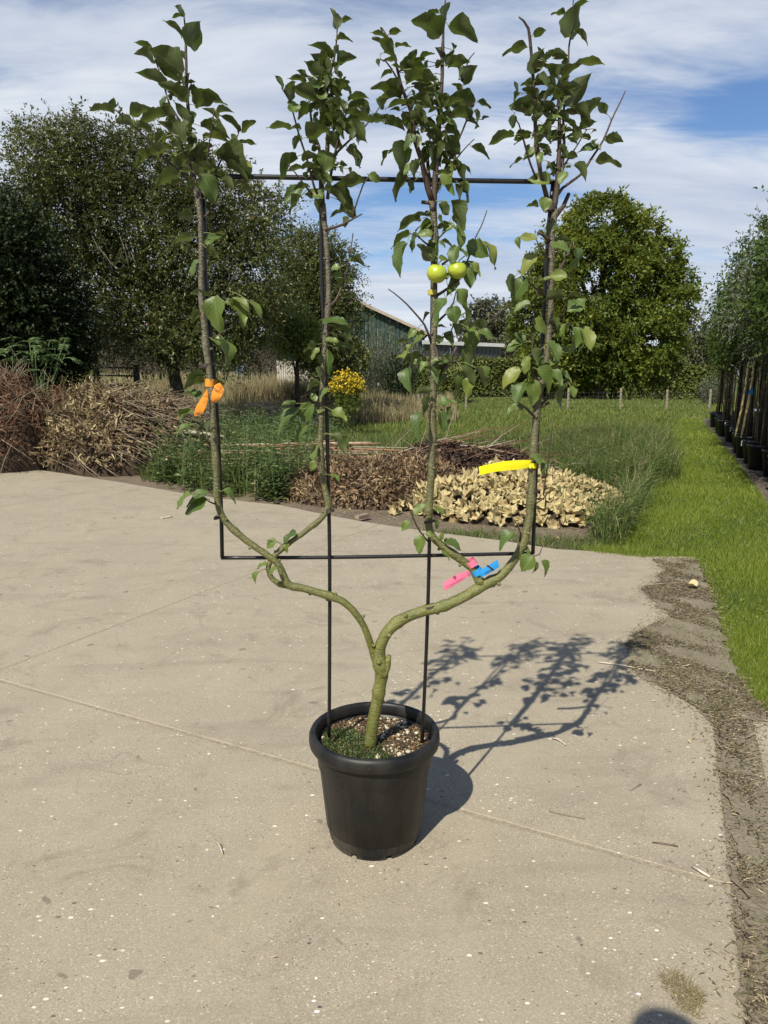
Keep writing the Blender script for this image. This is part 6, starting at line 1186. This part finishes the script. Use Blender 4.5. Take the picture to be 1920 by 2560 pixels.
WG = poly_px([(400, 1195), (480, 1232), (640, 1252), (840, 1225), (900, 1170), (860, 1120), (560, 1110), (420, 1130)], -.03)
grass('weed_grass', WG, 5500, (.15, .62), (.004, .009), .6, TALL, seg=2, near=None, label='grass blades growing through the leafy weeds', cat='grass')
for i, (px, py, h, s) in enumerate([(868 / 3.19 + 0, 0, 0, 0)][:0]): pass
V, F, var, *_ = weeds('', '', sample_poly(RTALL, 620), (.2, .60), .085, .020, 36, spread=.2); tag(npobj('tall_weeds', V, F, TALL, var=var), 'wiry green weeds tangled into the tall grass at the right', 'weeds', kind='stuff')
SEEDH = leafmat('brown_seed_heads', [(0, (.10, .07, .05)), (1, (.24, .19, .12))], (.2, .15, .1), .2, .8)
q = sample_poly(RTALL, 260); n = len(q); k = 14; P = np.repeat(np.concatenate([q, rng.uniform(.25, .55, (n, 1))], 1), k, 0); P = P + rng.normal(0, 1, P.shape) * [.012, .012, .035]; V, F = kites(P, unit(n * k) + [[0, 0, 1]], unit(n * k), np.full(n * k, .018), np.full(n * k, .007)); tag(npobj('seed_heads', V, F, SEEDH, var=np.repeat(rng.uniform(0, 1, n * k), 4)), 'brown grass seed heads above the tall grass', 'grass', kind='stuff')
# pigweed plants with upright seed spikes
spk = [(612, 1085, 1175), (620, 1060, 1180), (600, 1095, 1170), (665, 1150, 1235), (655, 1185, 1245), (645, 1190, 1240), (463, 1105, 1170), (560, 1095, 1180)]
for i, (px, y0_, y1_) in enumerate(spk):
    Yk = 8.9 if y1_ > 1200 else 9.4; top, bot = AT(px, y0_, Yk), AT(px + rrnd.uniform(-5, 5), y1_, Yk); g = gz(bot.x, Yk); e = tag(empty('pigweed', (bot.x, Yk, g)), 'pigweed with yellow green seed spike, %s' % ['left of the tallest spike', 'tallest of the clump', 'shorter spike beside the tallest', 'nearest large curved spike', 'short spike beside the nearest', 'lowest spike by the slab edge', 'leftmost, next to the straw heap', 'just right of the first stem'][i], 'weed', 'pigweeds with seed spikes')
    tubes('stem', [([Vector((bot.x, Yk, g)), bot, top], [.006, .004, .002])], M_WST, e, 5, .1); n = 260; t = rng.uniform(0, 1, n); P = np.array(bot)[None] + (np.array(top) - np.array(bot))[None] * t[:, None] + unit(n) * (.016 * (1.15 - t))[:, None]
    V, F = kites(P, unit(n) + [[0, 0, .6]], unit(n), rng.uniform(.012, .022, n), rng.uniform(.008, .012, n)); npobj('seed_spike', V, F, SPIKE, e, var=np.repeat(rng.uniform(0, 1, n), 4))
    V, F, var, *_ = weeds('', '', np.array([[bot.x, Yk]]), (.3, .4), .10, .05, 22); npobj('foliage', V, F, WEED, e, var=var)
# field weeds: low broad leaves in the rough grass, seed heads, weeds round the gate
V, F, var, *_ = weeds('', '', sample_poly(ROUGH, 700, 1), (.10, .35), .05, .02, 16); tag(npobj('field_weeds', V, F, TALL, var=var), 'small leafy weeds scattered through the rough grass', 'weeds', kind='stuff')
V, F, var, *_ = weeds('', '', sample_poly([(-8.6, 15.2), (-3.2, 14.8), (-2.5, 17.5), (-8.6, 17.8)], 420), (.5, 1.45), .07, .022, 60, spread=.25); tag(npobj('tall_weeds', V, F, GREYG, var=var), 'tall grey green weeds behind the straw heap by the gate', 'weeds', kind='stuff')
V, F, var, *_ = weeds('', '', sample_poly([(-6.2, 14.0), (-5.6, 14.0), (-5.6, 14.5), (-6.2, 14.5)], 14), (1.3, 1.75), .13, .06, 40, spread=.2); tag(npobj('leafy_weed', V, F, BRIGHT, var=var), 'bright leafy weed rising between the two left heaps', 'weeds', kind='stuff')
V, F, var, *_ = weeds('', '', sample_poly(PATH, 130, 1), (.01, .05), .05, .022, 9, spread=.04); tag(npobj('lawn_weeds', V, F, BRIGHT, var=var), 'small broad leaved weeds in the mown grass', 'weeds', kind='stuff')
# walnut sapling: arching leaves of paired leaflets
wn = tag(empty('walnut_sapling', (AT(95, 1000, 14.2).x, 14.2, 0)), 'leafy sapling with arching paired leaflets in front of the dark tree', 'sapling'); LFT = leafmat('leaflets', [(0, (.05, .09, .035)), (.5, (.10, .16, .065)), (1, (.19, .26, .12))], (.2, .3, .08), .3, .4, .6)
Pn, Dn, Nn, Ln = [], [], [], []; ln_ = []
for i in range(34):
    c = AT(rrnd.uniform(15, 170), rrnd.uniform(845, 930), 14.1 + rrnd.uniform(-.4, .4)); a = rrnd.uniform(0, 6.28); d = Vector((cos(a), sin(a) * .7, .35)).normalized(); L = rrnd.uniform(.35, .55); P = []
    for k in range(10): t = k / 9; P.append(c + d * L * t - Vector((0, 0, .55 * L * t * t)))
    ln_.append((P[::3], [.004, .003, .002, .0015]))
    for k in range(1, 10):
        tg = (P[k] - P[k - 1]).normalized(); sd = tg.cross(Vector((0, 0, 1))).normalized()
        for s_ in (-1, 1): Pn.append(P[k]); Dn.append(sd * s_ + tg * .45 - Vector((0, 0, .25))); Nn.append(Vector((rrnd.uniform(-.3, .3), rrnd.uniform(-.3, .3), 1))); Ln.append(rrnd.uniform(.09, .13))
Ln = np.array(Ln); V, F = kites(np.array([tuple(p) for p in Pn]), np.array([tuple(p) for p in Dn]), np.array([tuple(p) for p in Nn]), Ln, Ln * .48); tag(npobj('leaflets', V, F, LFT, wn, var=np.repeat(rng.uniform(0, 1, len(Ln)), 4)), kind='stuff'); b_ = Vector((AT(95, 1000, 14.2).x, 14.2, 0)); ln_ += [([b_, b_.lerp(q[0][0], .5) + Vector((0, 0, .3)), q[0][0]], [.02, .012, .005]) for q in ln_[::2]]; tubes('stems', ln_, M_WST, wn, 4, .3)

# ------------------------------------------------------------------ nursery row
M_PB = flat('black_nursery_pot', (.014, .014, .015), .45, .45, .3, 10); M_STEM = flat('nursery_stem', (.055, .047, .034), .8, .25, .4, 12, bmp=.3); M_BAM = flat('bamboo_cane', (.17, .13, .075), .7, .2, .35, 8); M_BAMB = flat('pale_bamboo_cane', (.62, .47, .22), .5, .35, .15, 8); M_WLAB = flat('white_plant_label', (.8, .8, .8), .5, .4, .03, 5)
def lathe_l(name, prof, m, seg=20):
    V, F = [], []; n = len(prof)
    for r, z in prof:
        for k in range(seg): a = 2 * pi * k / seg; V.append((r * cos(a), r * sin(a), z))
    for i in range(n - 1):
        for k in range(seg): k2 = (k + 1) % seg; F.append((i * seg + k, i * seg + k2, (i + 1) * seg + k2, (i + 1) * seg + k))
    me = bpy.data.meshes.new(name); me.from_pydata(V, [], F); me.materials.append(m); me.shade_smooth(); return me
potme = lathe_l('pot', [(.0, .0), (.19, .0), (.23, .36), (.245, .365), (.245, .40), (.225, .40), (.22, .36), (0, .355)], M_PB)
def nmesh_tube(name, lines, m, seg=6):
    V, F = [], []
    for P, R in lines: P2, R2 = crom(P, R, .4); v, f = tube_vf(P2, R2, seg, base=len(V)); V += v; F += f
    me = bpy.data.meshes.new(name); me.from_pydata([tuple(v) for v in V], [], F); me.materials.append(m); me.shade_smooth(); return me
stemme = [nmesh_tube('trunk', [([Vector((0, 0, .35)), Vector((random.uniform(-.04, .04), .02, 1.1)), Vector((random.uniform(-.05, .05), 0, 2.0)), Vector((0, 0, 3.0))], [.028, .025, .021, .008])] + [([Vector((0, 0, 1.8 + .15 * k)), Vector((cos(k * 2.4) * .35, sin(k * 2.4) * .35, 2.4 + .13 * k))], [.010, .004]) for k in range(7)], M_STEM, 8) for _ in range(3)]
caneme = [nmesh_tube('cane', [([Vector((.05 * s, .02, .3)), Vector((.04 * s + random.uniform(-.04, .04), .04, 1.3)), Vector((.02 * s, .03, 2.15 + random.uniform(-.2, .3)))], [.013, .012, .010])], M_BAM) for s in (-1, 1, 2.2, -2.2)]
def crown_me(fol, seed, lL, lW, nc=120):
    lb = [(0, 0, 2.55, .62, .62, .62), (.2, .1, 3.0, .45, .45, .55), (-.25, -.1, 2.35, .45, .45, .5), (.1, -.25, 2.2, .5, .5, .42)]; V, F, var, *_ = crown_arrays(lb, nc, 5, .40, 9, lL, lW, droop=.3, shell=.3, gap=.04, seed=seed, up=.3)
    o = npobj('crown', V, F, fol, var=var); me = o.data; bpy.data.objects.remove(o); return me
crs = [crown_me(NURS, s, .066, .034) for s in (11, 12, 13)]; crsil = crown_me(SILV, 14, .075, .014, 170)
A0, B0 = Vector((5.45, 10.1, 0)), Vector((10.5, 23.6, 0)); dirn = (B0 - A0).normalized(); perp = Vector((dirn.y, -dirn.x, 0)); front_names = ['nearest', 'second', 'third', 'fourth', 'fifth', 'sixth', 'seventh', 'eighth', 'ninth', 'tenth', 'eleventh', 'twelfth', 'thirteenth', 'fourteenth', 'fifteenth', 'sixteenth', 'seventeenth', 'farthest']
nr = random.Random(9)
for row in range(6):
    nrow = 18
    for i in range(nrow):
        p = A0 + dirn * ((i - 2) * .86 + nr.uniform(-.08, .08) + .4 * (row % 2)) + perp * (row * .62 + nr.uniform(-.08, .08)); s = nr.uniform(1.0, 1.13) * (1.0 if i < 9 else .93); cw_ = .88 if i < 9 else .72; e = empty('nursery_tree', (p.x, p.y, -.03), nr.uniform(0, 6.28))
        sil = i in (3, 4) and row < 2
        lab = ('%s potted nursery tree of the front row along the lawn%s' % (front_names[i].capitalize(), ', with silvery leaves' if sil else '')) if row == 0 else 'potted nursery tree with thin stem and canes behind the front row'
        tag(e, lab, 'potted tree', 'potted nursery trees behind the front row' if row else 'potted nursery trees in the front row')
        def part(me, nm, sc_=(1, 1, 1), rz=0.0, ln=0.0):
            o = bpy.data.objects.new(nm, me); COL.objects.link(o); o.parent = e; o.scale = sc_; o.rotation_euler = (ln, 0, rz); return o
        part(potme, 'pot'); part(stemme[nr.randrange(3)], 'trunk', (s, s, s), nr.uniform(0, 6)); part(crsil if sil else crs[nr.randrange(3)], 'crown', (s * cw_, s * cw_, s), nr.uniform(0, 6))
        for k in range(4): part(caneme[nr.randrange(4)], 'cane', (1, 1, nr.uniform(.9, 1.1)), nr.uniform(0, 6), nr.uniform(-.03, .03))
        if row == 0 and i in (5, 9, 11): 
            w = -dirn * 0 - perp; a = -e.rotation_euler[2]; d = Vector((w.x * cos(a) - w.y * sin(a), w.x * sin(a) + w.y * cos(a), 0)); o = box('plant_label', (0, 0, 0), (.05, .012, .085), M_WLAB); o.parent = e; o.location = d * .25 + Vector((0, 0, .34)); o.rotation_euler = (0, 0, atan2(d.y, d.x) - pi / 2)
# two pale bamboo canes leaning at the front of the row
for a, b2, r_, lab in (((1853, 1095), (1890, 872), .019, 'brightest leaning bamboo cane at the front of the nursery row'), ((1838, 1092), (1872, 905), .017, 'thinner leaning bamboo cane left of the brightest one')):
    tag(tube('bamboo_cane', [AT(*a, 12.9), AT((a[0] + b2[0]) / 2 + 3, (a[1] + b2[1]) / 2, 12.85), AT(*b2, 12.9)], r_, M_BAMB, None, 10, .2), lab, 'cane')
tg = AT(1877, 978, 12.75); V = [tg + Vector((x, 0, z)) for x, z in ((-.04, -.02), (-.01, .05), (.02, .07), (.03, .0), (.045, -.05), (0, -.03), (-.03, -.07))]; o = pyobj('blue_tie', V, [tuple(range(7))], M_BLU); o.modifiers.new('s', 'SOLIDIFY').thickness = .006; tag(o, 'small blue tie on the leaning bamboo canes', 'tie')
tag(tube('support_rail', [AT(1886, 1026, 12.6), AT(1990, 1029, 12.6)], .03, flat('pale_steel_rail', (.45, .46, .46), .4, .5, .05, 5, .5), None, 10, .5), 'short pale steel rail between the nursery pots at the right edge', 'rail')
